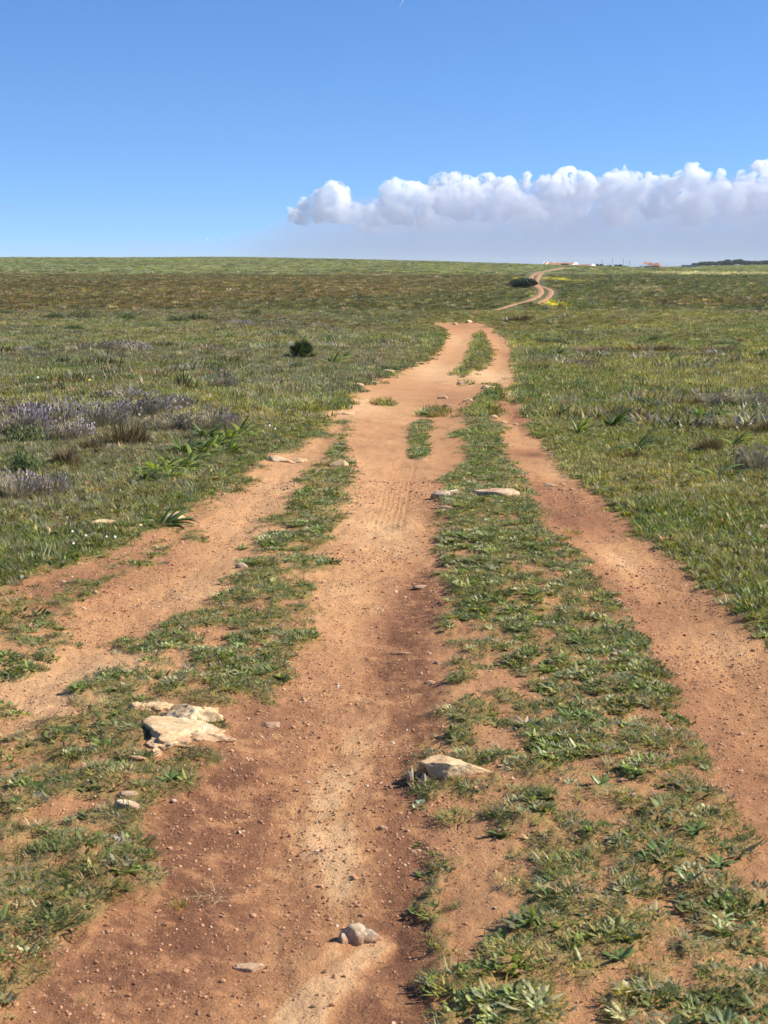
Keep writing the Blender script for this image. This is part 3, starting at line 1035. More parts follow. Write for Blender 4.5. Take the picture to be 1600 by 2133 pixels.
def outcrop():
    X, Y, Z, m = base_point(372, 1530)
    root = empty('rock_outcrop', (X, Y, Z))
    tag(root, 'large cracked pale limestone outcrop breaking through the left verge', 'rock')
    pieces = [  # u, v, w, h, seed, ratio, rz, extra
        (372, 1536, 196, 78, 10, .95, -.15, dict(cuts=10, flat_top=.55)),
        (395, 1506, 136, 76, 11, .95, -.35, dict(cuts=9, flat_top=.7)),
        (316, 1484, 92, 36, 12, .8, .25, dict(cuts=8, flat_top=.6)),
        (358, 1526, 130, 46, 13, 1.0, -.1, dict(cuts=8, flat_top=.6)),
        (405, 1542, 112, 48, 14, .9, -.5, dict(cuts=8, flat_top=.75)),
        (440, 1545, 100, 17, 15, .30, .02, dict(cuts=6, flat_top=.6, taper=.6)),
        (346, 1556, 92, 46, 16, .95, .5, dict(cuts=9)),
        (324, 1576, 34, 24, 17, .8, .3, dict(cuts=7)),
        (432, 1510, 62, 46, 18, .8, .6, dict(cuts=9)),
        (284, 1492, 50, 24, 19, .6, .4, dict(cuts=9)),
        (372, 1548, 80, 30, 20, .8, .1, dict(cuts=9)),
    ]
    for u, v, w, h, seed, ratio, rz, kw in pieces:
        x, y, z, mm = base_point(u, v)
        W, D, H = stone_dims(w, h, y, mm, ratio)
        o = mesh_obj('slab', stone_mesh('slab', W, D, max(H, .028), seed, 5, rough=.30, **kw), root, MAT_ROCK)
        o.location = (x - X, y - Y, z - Z - .008)
        o.rotation_euler = (0, 0, rz)


def hollow_rock():
    X, Y, Z, m = base_point(935, 1606)
    W = 186 * m
    me = stone_mesh('body', W, W * .58, 38 * m, 23, 5, 10, .24, .7, .22)
    # the gnawed hollow in its left end
    hole = [(Vector((-.40 * W, -.20 * W, .018)), .17 * W), (Vector((-.27 * W, -.27 * W, .012)), .10 * W)]
    cen = Vector((-.12 * W, .02 * W, .02))
    for v in me.vertices:
        for hc, hr in hole:
            d = (v.co - hc).length
            if d < hr:
                v.co = v.co.lerp(cen, .97 * (1 - (d / hr) ** 2))
    root = empty('hollow_rock', (X, Y, Z), -.05)
    tag(root, 'long pale rock with a dark hollow in its left end beside the middle rut', 'rock')
    mesh_obj('body', me, root, MAT_ROCK)
    for i, (dx, dy, w, h) in enumerate([(-.43, -.20, .075, .050), (-.28, -.30, .09, .034)]):
        o = mesh_obj('nub', stone_mesh('nub', w * W * 1.1, w * W, h, 25 + i, 3), root, MAT_ROCK_G)
        o.location = (dx * W, dy * W, -.004)


def track_stone():
    X, Y, Z, m = base_point(742, 1916)
    root = empty('lumpy_stone', (X, Y, Z), .1)
    tag(root, 'lumpy grey brown stone lying loose in the middle rut, nearest the camera', 'stone')
    for i, (dx, dy, w, d, h, nm) in enumerate([(-2, 0, 66, 50, 42, 'body'), (26, -4, 66, 36, 26, 'body'), (-24, -14, 29, 28, 25, 'knob')]):
        o = mesh_obj(nm, stone_mesh(nm, w * m, d * m, h * m * .95, 30 + i, 4, 6, .22, 0, .35 if i == 1 else 0, .3), root, MAT_ROCK_G)
        o.location = (dx * m, dy * m, -.002)


outcrop()
hollow_rock()
track_stone()
SMALL = 'small stones scattered along the track'
stone(515, 1980, 66, 24, 41, 'thin white bent stone chip lying flat near the bottom of the middle rut', MAT_CHIP, ratio=.42, rz=.1, flat_top=.5, cuts=10)
stone(266, 1668, 50, 15, 42, 'smooth cream stone, upper of two below the outcrop at the turf edge', MAT_CHIP, ratio=.5, rz=0, cuts=2, rough=.1)
stone(262, 1696, 58, 30, 43, 'ribbed cream stone, lower of two below the outcrop at the turf edge', MAT_CHIP, ratio=.7, rz=-.5)
stone(284, 1596, 42, 16, 44, 'small cream stone just below the outcrop on the verge', MAT_ROCK)
stone(562, 1500, 44, 17, 45, 'pale pinkish stone set in bare earth right of the outcrop', MAT_ROCK_O)
stone(1035, 1592, 13, 12, 46, 'tiny round pale stone right of the hollow rock', MAT_ROCK)
stone(796, 1693, 24, 13, 47, 'small reddish stone in the middle rut below the hollow rock', MAT_ROCK_O)
stone(868, 1744, 26, 11, 48, 'small yellowish stone at the right side of the middle rut', MAT_CHIP)
stone(911, 1368, 22, 11, 49, 'small dark sided stone at the turf edge above the hollow rock', MAT_ROCK_G)
stone(838, 1341, 34, 7, 50, 'thin brown stone sliver across the middle rut', MAT_ROCK_O, ratio=.35)
stone(897, 1403, 26, 9, 51, 'low pinkish stone at the right edge of the middle rut', MAT_ROCK_O)
stone(1030, 1036, 108, 24, 52, 'long flat orange slab lying across the middle turf strip', MAT_ROCK_O, ratio=.55, rz=.05, flat_top=.55)
stone(922, 1031, 60, 20, 53, 'grey lichened stone at the turf edge left of the orange slab', MAT_ROCK_G, ratio=.6)
stone(946, 1028, 24, 12, 54, 'white stone against the grey lichened stone', MAT_CHIP)
stone(925, 1058, 44, 9, 55, 'low brown ledge stone just below the grey lichened stone', MAT_ROCK_O, ratio=.4)
stone(1020, 806, 48, 10, 56, 'thin pale slab at the head of the middle turf strip', MAT_ROCK, ratio=.5, flat_top=.5)
stone(922, 823, 26, 8, 57, 'pale stone where the ruts join, leftmost of three', MAT_ROCK)
stone(974, 833, 26, 9, 58, 'pale stone where the ruts join, rightmost of three', MAT_ROCK)
stone(932, 842, 22, 8, 59, 'pinkish stone where the ruts join, just above the grass islet', MAT_ROCK_O)
stone(957, 797, 14, 9, 60, 'small dark and white stone at the foot of the long grass islet', MAT_ROCK_G)
stone(1025, 869, 26, 8, 61, 'small pale stone on the left edge of the right rut', MAT_ROCK)
stone(1051, 881, 14, 6, 62, 'tiny pale stone in the right rut, upper left of a pair', MAT_ROCK)
stone(1072, 884, 20, 7, 63, 'tiny pale stone in the right rut, lower right of a pair', MAT_ROCK_O)
stone(1146, 1003, 30, 11, 64, 'pointed pale stone in the right rut', MAT_ROCK, ratio=.5)
stone(1194, 1010, 18, 7, 65, 'small flat stone right of the pointed one in the right rut', MAT_ROCK_O)
stone(1284, 1243, 34, 10, 66, 'flat pink stone at the left edge of the right rut', MAT_ROCK_O, ratio=.45, rz=-.35)
stone(505, 1178, 36, 14, 67, 'cream stone in the turf between the left and middle ruts', MAT_CHIP)
stone(384, 1234, 28, 9, 68, 'small cream stone in the left rut', MAT_ROCK)
stone(705, 968, 42, 17, 69, 'pale stone at the top of the turf between the left and middle ruts', MAT_ROCK)
stone(216, 1090, 80, 19, 70, 'broad pale stone half buried in the grass of the left field', MAT_ROCK, ratio=.6)
stone(362, 1083, 70, 24, 71, 'pale stone beside dark strap leaves at the left field edge', MAT_ROCK, ratio=.6)
stone(585, 956, 66, 20, 72, 'pale split slab at the left rut edge, left of a pair', MAT_ROCK, ratio=.6)
stone(622, 952, 46, 13, 73, 'pale low slab at the left rut edge, right of a pair', MAT_ROCK, ratio=.6)
stone(612, 859, 52, 12, 74, 'pale humped stone in the grass above the strap leaved clump', MAT_ROCK)
stone(722, 858, 40, 7, 75, 'low pale stone at the left edge of the sandy rut', MAT_ROCK)
stone(742, 806, 40, 8, 76, 'low pinkish stone on the left bank of the track', MAT_ROCK_O)
stone(806, 776, 34, 8, 77, 'pale stone on the left bank higher up the track', MAT_ROCK)
stone(352, 888, 36, 7, 78, 'pale stone between the lavender bushes of the left field', MAT_ROCK)
stone(425, 833, 22, 7, 79, 'cream stone in the left field above the lavender', MAT_CHIP)
stone(92, 1060, 40, 13, 80, 'pinkish stone in the grass of the left field', MAT_ROCK_O)
stone(388, 692, 9, 14, 81, 'small upright pale stone far out in the left field', MAT_ROCK)
stone(1054, 668, 10, 9, 82, 'white stone beside the grey shrub at the track bend', MAT_CHIP)
stone(880, 1207, 52, 10, 83, 'flat brown stone across the washed channel of the middle rut', MAT_ROCK_O, ratio=.4)
stone(200, 1236, 14, 8, 84, 'tiny cream stone near the left end of the left rut', MAT_CHIP)
stone(948, 676, 16, 5, 85, 'pinkish stone on the crest of the track, left of centre', MAT_ROCK_O)
stone(976, 672, 18, 6, 86, 'pale stone on the crest of the track, right of centre', MAT_ROCK)
stone(645, 1896, 16, 9, 87, 'tiny dark stone left of the lumpy stone', MAT_ROCK_G)
stone(755, 1868, 15, 9, 88, 'tiny pale stone just above the lumpy stone', MAT_CHIP)
stone(1300, 1640, 26, 12, 89, 'small brown stone in the thin turf right of the hollow rock', MAT_ROCK_O)
stone(1168, 1010, 12, 6, 90, 'tiny brown stone between the pointed and flat stones of the right rut', MAT_ROCK_G)
stone(318, 568.5, 5, 3, 91, 'white speck of a boulder on the far left hill, left of two', MAT_CHIP)
stone(495, 567.5, 9, 3, 92, 'white speck of a boulder on the far left hill, right of two', MAT_CHIP)


# ------------------------------------------------------------------ strap leaved plants
MAT_STRAP = make_leaf_mat('strap_leaf', (.215, .270, .058), .25, .45, .40, .35)
MAT_STRAP_D = make_leaf_mat('strap_leaf_dark', (.115, .165, .045), .35, .4, .3, .35)
MAT_PALM = make_leaf_mat('spiky_frond', (.060, .085, .032), .4, .4, .15, .5)


def leaf_mesh(name, seed, length, width, lean, curl, mat, twist=0.0, seg=7):
    V, Fc, B = [], [], []
    r = random.Random(seed)
    blade_geo(V, Fc, B, (0, 0, -.01), 0.0, lean, length, width, curl, r.random(), seg, .22, 'leaf', twist)
    return finish_blades(name, V, Fc, B, mat)


STRAP = [leaf_mesh('leaf', 700 + i, 1.0, .125 + .03 * (i % 3), .45 + .16 * (i % 4), .6 + .35 * (i % 3), MAT_STRAP, .3 * ((i % 3) - 1)) for i in range(6)]
STRAP_D = [leaf_mesh('leaf', 720 + i, 1.0, .12 + .03 * (i % 3), .45 + .18 * (i % 4), .6 + .40 * (i % 3), MAT_STRAP_D, .3 * ((i % 3) - 1)) for i in range(6)]


def strap_plant(u, v, size, n, seed, label, dark=False, wind=.5):
    """a bulb plant: n broad strap leaves from one crown, blown over to the right"""
    r = random.Random(seed)
    X, Y, Z, m = base_point(u, v)
    root = empty('strap_leaf_plant', (X, Y, Z))
    tag(root, label, 'plant', 'strap leaved plants in the fields')
    Ln = size * m * (1.3 if u < 520 and n > 7 else 1.55)
    for i in range(int(n * 2.3)):
        me = r.choice(STRAP_D if dark or r.random() < .3 else STRAP)
        o = mesh_obj('leaf', me, root)
        az = r.uniform(-math.pi, math.pi)
        if r.random() < wind:
            az = r.gauss(-.1, .55)
        o.rotation_euler = (0, r.uniform(-.15, .35), az)
        k = Ln * r.uniform(.6, 1.05)
        o.scale = (k, k, k)
        o.location = (r.uniform(-.03, .03), r.uniform(-.03, .03), 0)
    return root


LEFT_CLUMP = [(300, 1005, 46, 9, 'glossy dark strap leaved plant at the lower left end of the leafy clump', True), (330, 985, 56, 9, 'bright upright strap leaved plant near the lower end of the leafy clump', False),
    (350, 1000, 44, 8, 'low strap leaved plant at the clump foot nearest the left rut', False), (372, 982, 50, 9, 'strap leaved plant third up the lower half of the leafy clump', False), (398, 968, 48, 9, 'strap leaved plant at the middle of the leafy clump, rut side', False),
    (385, 945, 52, 9, 'tall dark leaved plant at the back of the leafy clump', True), (420, 952, 50, 10, 'pale tipped strap leaved plant in the upper half of the leafy clump', False), (445, 935, 50, 9, 'broad strap leaved plant above the middle of the leafy clump', False),
    (432, 915, 46, 8, 'dark leaning plant behind the upper leafy clump', True), (470, 925, 48, 9, 'strap leaved plant second from the top of the leafy clump', False), (500, 912, 46, 9, 'strap leaved plant at the upper right end of the leafy clump', False), (478, 945, 38, 8, 'small strap leaved plant on the rut side of the upper clump', False)]
for i, (u, v, s, n, lab, dk) in enumerate(LEFT_CLUMP):
    strap_plant(u, v, s, n, 800 + i, lab, dk)
LONE = [(342, 1096, 58, 7, 'dark strap leaved plant sprawling by the pale stone at the left field edge', True), (596, 858, 24, 4, 'single dark leaf tuft at the humped stone in the left field', True),
    (690, 760, 30, 7, 'pale leaved plant right of the spiky bush', False), (712, 752, 26, 6, 'pale leaved plant second to the right of the spiky bush', False), (160, 862, 30, 4, 'upright green leaves rising from the lavender at far left', False), (213, 842, 28, 3, 'upright leaf pair above the lavender', False),
    (1205, 905, 40, 6, 'bright sprawling strap leaved plant in the right field nearest the track', False), (1268, 892, 46, 8, 'dark glossy strap leaved plant in the right field, centre of the row', True), (1292, 884, 40, 6, 'strap leaved plant touching the dark glossy one on its right', True), (1320, 938, 44, 4, 'low plant with one long pale leaf in the right field', False),
    (1462, 875, 42, 8, 'dark upright strap leaved plant left of the grey lavender at right', True), (1486, 872, 36, 7, 'strap leaved plant between two dark ones in the right field', False), (1548, 862, 40, 7, 'strap leaved plant in front of the grey lavender at the right edge', True), (1555, 885, 34, 5, 'lower strap leaved plant near the right edge', False),
    (1530, 935, 36, 4, 'bent pale leaves above the right edge lavender', False), (1418, 928, 22, 3, 'small pale leaf left of the brown shrub in the right field', False), (1490, 995, 56, 4, 'plant with one long lit blade low at the right edge', False), (1588, 1003, 36, 3, 'dark blade plant cut by the right edge', True),
    (1168, 868, 30, 5, 'small dark plant in the right field beside the right rut', True), (1185, 880, 24, 4, 'low dark leaves next to the right rut', True), (1196, 806, 30, 4, 'dark curved leaf in the middle of the right field', True), (1214, 808, 24, 5, 'low leaves right of the curved dark leaf', True), (1158, 742, 28, 6, 'white tipped plant far up the right field', True), (1202, 724, 22, 4, 'pointed dark plant right of the white tipped one', True),
    (1112, 797, 20, 3, 'tiny dark leaf by the upper right rut', True), (1316, 793, 22, 4, 'small dark leaf in the far right field', True), (1385, 757, 26, 5, 'leaf tuft left of a pair in the far right field', True), (1428, 757, 26, 5, 'leaf tuft right of a pair in the far right field', True), (1465, 762, 24, 4, 'thin leaf tuft furthest right in the far field', False), (1345, 940, 22, 4, 'small dark plant behind the long pale leaf', True), (1300, 1010, 20, 3, 'short dark leaf low in the right field', True),
    (1395, 1056, 30, 5, 'dark broad leaves low in the right field', True), (1590, 1130, 40, 5, 'dark leaves in the grass at the lower right edge', True)]
for i, (u, v, s, n, lab, dk) in enumerate(LONE):
    strap_plant(u, v, s, n, 830 + i, lab, dk, .65)


def spiky_bush():
    X, Y, Z, m = base_point(622, 748)
    root = empty('spiky_bush', (X, Y, Z))
    tag(root, 'dark spiky fan leaved bush standing alone in the left field', 'bush')
    r = random.Random(77)
    fronds = []
    for k in range(3):
        V, Fc, B = [], [], []
        for i in range(13):
            a = -1.15 + 2.3 * i / 12
            blade_geo(V, Fc, B, (.50, 0, 0), a, 1.45, .62 * (1 - .2 * abs(a)), .055, .12, r.random(), 3)
        blade_geo(V, Fc, B, (0, 0, 0), 0, 1.5, .55, .03, .1, r.random(), 3)
        fronds.append(finish_blades('frond', V, Fc, B, MAT_PALM))
    H = 34 * m
    for i in range(62):
        o = mesh_obj('frond', r.choice(fronds), root)
        az, el = r.uniform(0, 6.283), r.uniform(.05, 1.25)
        k = H * r.uniform(.75, 1.15)
        o.rotation_euler = (r.uniform(-.6, .6), -el, az)
        o.scale = (k, k, k)
        o.location = (r.uniform(-.1, .1) + .05, r.uniform(-.1, .1), r.uniform(0, .12))


spiky_bush()


# ------------------------------------------------------------------ low shrubs
MAT_LAV = make_leaf_mat('lavender_stem', (.30, .27, .215), .2, .6, .2, .5)
MAT_LAVF = make_leaf_mat('lavender_flower', (.245, .215, .265), .2, .6, .2, .4)
MAT_LAVF2 = make_leaf_mat('faded_lavender_flower', (.30, .26, .265), .2, .6, .2, .4)
MAT_HEATH = make_leaf_mat('brown_heath', (.185, .140, .080), .2, .6, .2, .55)
MAT_CUSH = make_leaf_mat('dark_cushion', (.115, .150, .060), .2, .55, .2, .55)
MAT_TWIG = make_plain_mat('twig', (.14, .10, .07))


def shrub_parts(kind, seed):
    """unit shrub, footprint about 1 across and .5 high: foliage, stems, flowers"""
    r = random.Random(seed)
    V, Fc, B = [], [], []
    V2, F2, B2 = [], [], []
    V3, F3, B3 = [], [], []
    lobes = [(r.uniform(-.28, .28), r.uniform(-.28, .28), r.uniform(.14, .28), r.uniform(.25, .5)) for _ in range(7)] + [(0, 0, .3, .45)]
    n = 620 if kind != 'cushion' else 900
    for i in range(n):
        lx, ly, lr, lh = r.choice(lobes)
        a, q = r.uniform(0, 6.283), math.sqrt(r.random())
        x, y = lx + lr * q * math.cos(a), ly + lr * q * math.sin(a)
        top = lh * math.sqrt(max(.05, 1 - q * q)) * r.uniform(.8, 1.1)
        rnd = r.random()
        if kind == 'cushion':
            z = top * (1 - r.random() ** 2 * .8)
            blade_geo(V, Fc, B, (x, y, z - .03), r.uniform(0, 6.283), r.uniform(.2, 1.5), .085, .022, .5, rnd, 2, 0, 'leaf')
        else:
            az = math.atan2(y, x) + r.gauss(0, .5)
            ln = top * r.uniform(.55, .85) + .06
            z = max(0, top - ln)
            lean = .25 + .6 * q * r.random()
            wd = .012 if kind == 'lavender' else .018
            blade_geo(V, Fc, B, (x, y, z), az, lean, ln, wd, .3, rnd, 3)
            if kind == 'lavender' and r.random() < .28:
                d = Vector((math.cos(az) * math.sin(lean + .15), math.sin(az) * math.sin(lean + .15), math.cos(lean + .15)))
                p = Vector((x, y, z)) + d * ln
                for t in range(2):
                    blade_geo(V2, F2, B2, p - d * .01, az + t * 1.57, lean, .065, .030, .1, r.random(), 2, 0, 'leaf')
    for i in range(14):
        a = r.uniform(0, 6.283)
        blade_geo(V3, F3, B3, (r.gauss(0, .05), r.gauss(0, .05), 0), a, r.uniform(.3, 1.2), r.uniform(.25, .4), .02, .2, r.random(), 3)
    mat = dict(lavender=MAT_LAV, heath=MAT_HEATH, cushion=MAT_CUSH)[kind]
    out = [('foliage', finish_blades('foliage', V, Fc, B, mat))]
    out.append(('stem', finish_blades('stem', V3, F3, B3, MAT_TWIG)))
    if V2:
        out.append(('flowers', finish_blades('flowers', V2, F2, B2, MAT_LAVF if seed % 2 else MAT_LAVF2)))
    return out


SHRUBS = {k: [shrub_parts(k, 900 + 10 * j + i) for i in range(n)] for j, (k, n) in enumerate((('lavender', 4), ('heath', 3), ('cushion', 3)))}


def shrub(u, v, w, h, kind, var, label, group):
    X, Y, Z, m = base_point(u, v)
    W = w * m * 1.12
    a = math.atan2(EYE, Y)
    H = 1.15 * max((h * m - .45 * W * math.sin(a)) / math.cos(a), .3 * h * m)
    root = empty({'lavender': 'lavender_bush', 'heath': 'heath_shrub', 'cushion': 'cushion_shrub'}[kind], (X, Y + .1 * W, Z), random.Random(int(u * 7 + v)).uniform(0, 6.28), 1.0)
    root.scale = (W * 1.05, W * .8, H * 2.0 + .10)
    parts = SHRUBS[kind][var % len(SHRUBS[kind])]
    for nm, me in parts:
        o = mesh_obj(nm, me, root)
        if nm == 'flowers':
            o['kind'] = 'stuff'
    tag(root, label, 'shrub', group)


GL, GH, GC = 'lavender bushes in the fields', 'brown heath shrubs in the fields', 'dark green cushion shrubs in the fields'
for a in [
    (40, 905, 150, 66, 'lavender', 1, 'violet flowered lavender at the left edge, upper of the big ones', GL),
    (130, 880, 130, 50, 'lavender', 3, 'violet flowered lavender second from the left edge', GL),
    (215, 895, 120, 50, 'lavender', 0, 'grey faded lavender in the middle of the lavender patch', GL),
    (300, 868, 140, 46, 'lavender', 1, 'lavender with violet tips at the back of the patch', GL),
    (355, 898, 110, 36, 'lavender', 2, 'low grey lavender at the front right of the patch', GL),
    (440, 902, 120, 56, 'lavender', 2, 'round grey brown lavender just above the leafy clump', GL),
    (150, 918, 120, 44, 'lavender', 2, 'grey lavender low in the middle of the patch', GL),
    (250, 835, 120, 26, 'lavender', 3, 'lavender strip at the far side of the patch', GL),
    (370, 852, 90, 28, 'lavender', 0, 'small grey lavender at the right far side of the patch', GL),
    (30, 1045, 150, 60, 'lavender', 0, 'grey lavender at the left edge, lowest of the big ones', GL),
    (110, 1035, 110, 46, 'lavender', 1, 'violet tipped lavender right of the lowest grey one', GL),
    (20, 868, 100, 34, 'lavender', 3, 'deep violet lavender cut by the left edge', GL),
    (215, 732, 110, 24, 'lavender', 1, 'dusky lavender further out, left of a touching pair', GL),
    (270, 735, 90, 22, 'lavender', 2, 'dusky lavender further out, right of a touching pair', GL),
    (45, 733, 60, 12, 'lavender', 0, 'small grey lavender far out at the left edge', GL),
    (495, 678, 60, 12, 'lavender', 1, 'small dusky lavender far out before the heath', GL),
    (468, 812, 50, 32, 'lavender', 2, 'upright grey lavender alone in the middle of the left field', GL),
    (1575, 985, 100, 56, 'lavender', 0, 'grey lavender at the right edge, lower one', GL),
    (1560, 852, 130, 36, 'lavender', 2, 'grey lavender at the right edge, upper one', GL),
    (1480, 845, 80, 22, 'lavender', 0, 'low grey lavender left of the upper one at right', GL),
    (1220, 766, 66, 16, 'lavender', 1, 'dark violet lavender alone in the right field', GL),
    (1090, 668, 64, 16, 'heath', 0, 'dark grey shrub beside the track bend', GH),
    (255, 925, 100, 56, 'heath', 1, 'dark brown heath shrub left of the leafy clump', GH),
    (190, 940, 70, 36, 'heath', 0, 'brown heath shrub between lavender and green cushion', GH),
    (140, 970, 80, 42, 'heath', 2, 'brown green heath shrub above the lower lavender', GH),
    (1480, 945, 70, 40, 'heath', 0, 'brown heath shrub left of the right edge lavender', GH),
    (1315, 955, 50, 22, 'heath', 1, 'small brown heath shrub under the long pale leaf', GH),
    (1590, 905, 60, 30, 'heath', 2, 'brown heath shrub cut by the right edge', GH),
    (1345, 735, 150, 22, 'heath', 1, 'long brown heath strip across the far right field, right half', GH),
    (1240, 738, 130, 18, 'heath', 2, 'long brown heath strip across the far right field, left half', GH),
    (1500, 735, 140, 20, 'heath', 0, 'brown heath strip at the right end of the far right field', GH),
    (110, 820, 80, 20, 'heath', 2, 'low heath shrub at the left above the lavender', GH),
    (330, 727, 90, 20, 'heath', 0, 'brown heath shrub right of the dusky lavender pair', GH),
    (45, 985, 100, 52, 'cushion', 0, 'rounded grey green cushion shrub at the left edge', GC),
    (50, 925, 90, 40, 'cushion', 1, 'dark green cushion shrub under the left lavender', GC),
    (605, 700, 40, 14, 'cushion', 2, 'small domed cushion shrub behind the spiky bush', GC),
    (410, 668, 90, 18, 'cushion', 0, 'dark green cushion in the row before the heath, right of centre', GC),
    (370, 672, 60, 16, 'cushion', 1, 'green cushion touching the dark one in the row before the heath', GC),
    (160, 664, 60, 17, 'cushion', 2, 'round green cushion in the row before the heath, at left', GC),
    (115, 664, 50, 15, 'cushion', 0, 'dark cushion left of the round green one', GC),
    (270, 665, 80, 14, 'cushion', 1, 'bright green cushion in the middle of the row before the heath', GC),
    (525, 656, 50, 12, 'cushion', 2, 'dark cushion alone at the right of the row before the heath', GC),
    (350, 646, 36, 8, 'cushion', 0, 'tiny dark cushion at the very edge of the heath', GC),
    (155, 688, 56, 13, 'cushion', 1, 'dark cushion one row nearer at left', GC),
    (322, 683, 40, 9, 'cushion', 2, 'flat green cushion one row nearer', GC),
    (130, 762, 50, 22, 'cushion', 0, 'grey green domed cushion in the middle left field', GC),
    (70, 805, 70, 18, 'cushion', 2, 'low dark cushion above the violet lavender', GC),
    (1150, 718, 100, 14, 'cushion', 1, 'bright green cushion strip in the far right field', GC),
    (1365, 712, 46, 16, 'cushion', 0, 'small dark cushion crowning the right heath strip', GC),
    (1340, 718, 60, 10, 'cushion', 2, 'flat dark cushion at the foot of the crowning one', GC),
    (1520, 722, 100, 12, 'cushion', 1, 'flat green cushion at the right end of the heath strip', GC),
    (1590, 748, 50, 18, 'cushion', 0, 'dark cushion cut by the right edge, far field', GC),
    (1370, 928, 60, 18, 'cushion', 2, 'flat dark cushion in the middle of the right field', GC),
    (1345, 798, 28, 9, 'cushion', 1, 'tiny cushion in the far right field', GC),
    (1345, 848, 60, 16, 'cushion', 0, 'low green cushion behind the row of strap leaves', GC),
    (620, 770, 60, 12, 'cushion', 1, 'low green cushion in front of the spiky bush', GC),
    (130, 1010, 60, 20, 'cushion', 2, 'small dark cushion between the lower lavenders', GC),
    (10, 655, 40, 10, 'cushion', 1, 'small dark cushion at the left edge before the heath', GC),
]:
    shrub(*a)


# ------------------------------------------------------------------ single plants on the bare earth
MAT_TUFT = make_leaf_mat('tuft_blade', (.185, .205, .070), .2, .45, .3, .5)
MAT_ROS = make_leaf_mat('rosette_leaf', (.135, .195, .055), .35, .35, .25, .35)
MAT_MOSS = make_leaf_mat('yellow_tuft', (.36, .32, .07), .2, .5, .35, .4)
MAT_STRAWB = make_leaf_mat('dead_straw', (.46, .35, .20), .2, .6, .2, .4)
TUFTS = [tuft_mesh('grass_tuft', 950 + i, 90, .34, .42, .028, .75, .8, MAT_TUFT, .3) for i in range(4)]
MOSS = tuft_mesh('grass_tuft', 960, 80, .36, .22, .028, .7, .6, MAT_MOSS, .2)
DEAD = tuft_mesh('dead_grass', 961, 34, .30, .60, .014, 1.3, .5, MAT_STRAWB, .3)


def tuft(u, v, w, me, label, group='grass tufts standing on bare earth', hs=1.0):
    X, Y, Z, m = base_point(u, v)
    o = mesh_obj('dead_grass' if me is DEAD else 'grass_tuft', me)
    k = w * m
    o.location = (X, Y, Z)
    o.scale = (k, k, k * hs)
    o.rotation_euler = (0, 0, random.Random(int(u * 3 + v)).uniform(0, 6.28))
    tag(o, label, 'grass', group)


for i, (u, v, w, lab) in enumerate([
        (395, 1578, 110, 'grass tuft at the foot of the outcrop'), (250, 1788, 74, 'small grass tuft right of a larger one on the left bare earth'), (120, 1790, 130, 'wide grass tuft left of the small one on the bare earth'),
        (235, 1862, 110, 'grey grass tuft between the yellow tuft and the left edge'), (130, 1855, 90, 'grass tuft under the wide one near the left edge'), (40, 1985, 150, 'big fresh grass tuft in the lower left corner'),
        (110, 1935, 150, 'spreading grey grass tuft above the big one in the corner'), (165, 2066, 34, 'tiny grass tuft on the bare earth at lower left'), (288, 1752, 34, 'tiny grass tuft on the bare earth right of the stones'),
        (905, 1835, 46, 'small grass tuft at the right side of the middle rut'), (955, 1870, 48, 'small dark tuft at the turf edge low right'), (1392, 1472, 44, 'yellowish tuft on the right rut edge'), (1545, 1725, 90, 'yellow green tuft on the right rut at the right edge'),
        (950, 1690, 110, 'grass tuft below the hollow rock'), (945, 1615, 110, 'grass tuft growing against the front of the hollow rock'), (860, 1605, 50, 'grass tuft behind the hollow end of the rock'),
        (1275, 1940, 100, 'grey tuft low right of centre'), (1180, 1790, 130, 'dark tuft in the thin turf at right'), (1500, 2080, 120, 'grey spreading tuft in the lower right corner'), (600, 1110, 60, 'tuft on the left turf beside the sandy rut'),
        (1090, 1060, 70, 'bright lush tuft in front of the orange slab'), (1060, 1050, 60, 'lush tuft left of the bright one at the orange slab'), (905, 856, 44, 'low islet tuft at the top of the middle rut')]):
    tuft(u, v, w, TUFTS[i % 4], lab, hs=.5)
tuft(370, 1864, 62, MOSS, 'yellow green tuft alone on the dark bare earth')
tuft(437, 1845, 110, DEAD, 'wisp of dead straw beside the yellow tuft', None, .35)
tuft(1190, 1108, 60, MOSS, 'yellow green patch at the left edge of the right rut')
tuft(1300, 2080, 80, MOSS, 'yellow green patch at the bottom right')
ROS_LEAF = [leaf_mesh('leaf', 980 + i, 1.0, .30, .9 + .12 * i, .35, MAT_ROS, 0, 5) for i in range(4)]


def rosette(u, v, w, n, seed, label):
    r = random.Random(seed)
    X, Y, Z, m = base_point(u, v)
    root = empty('leaf_rosette', (X, Y, Z))
    tag(root, label, 'plant', 'leaf rosettes on the ground')
    for i in range(n):
        o = mesh_obj('leaf', r.choice(ROS_LEAF), root)
        k = w * m * .55 * r.uniform(.65, 1.1)
        o.scale = (k, k, k)
        o.rotation_euler = (0, r.uniform(-.25, .2), 6.283 * i / n + r.gauss(0, .25))


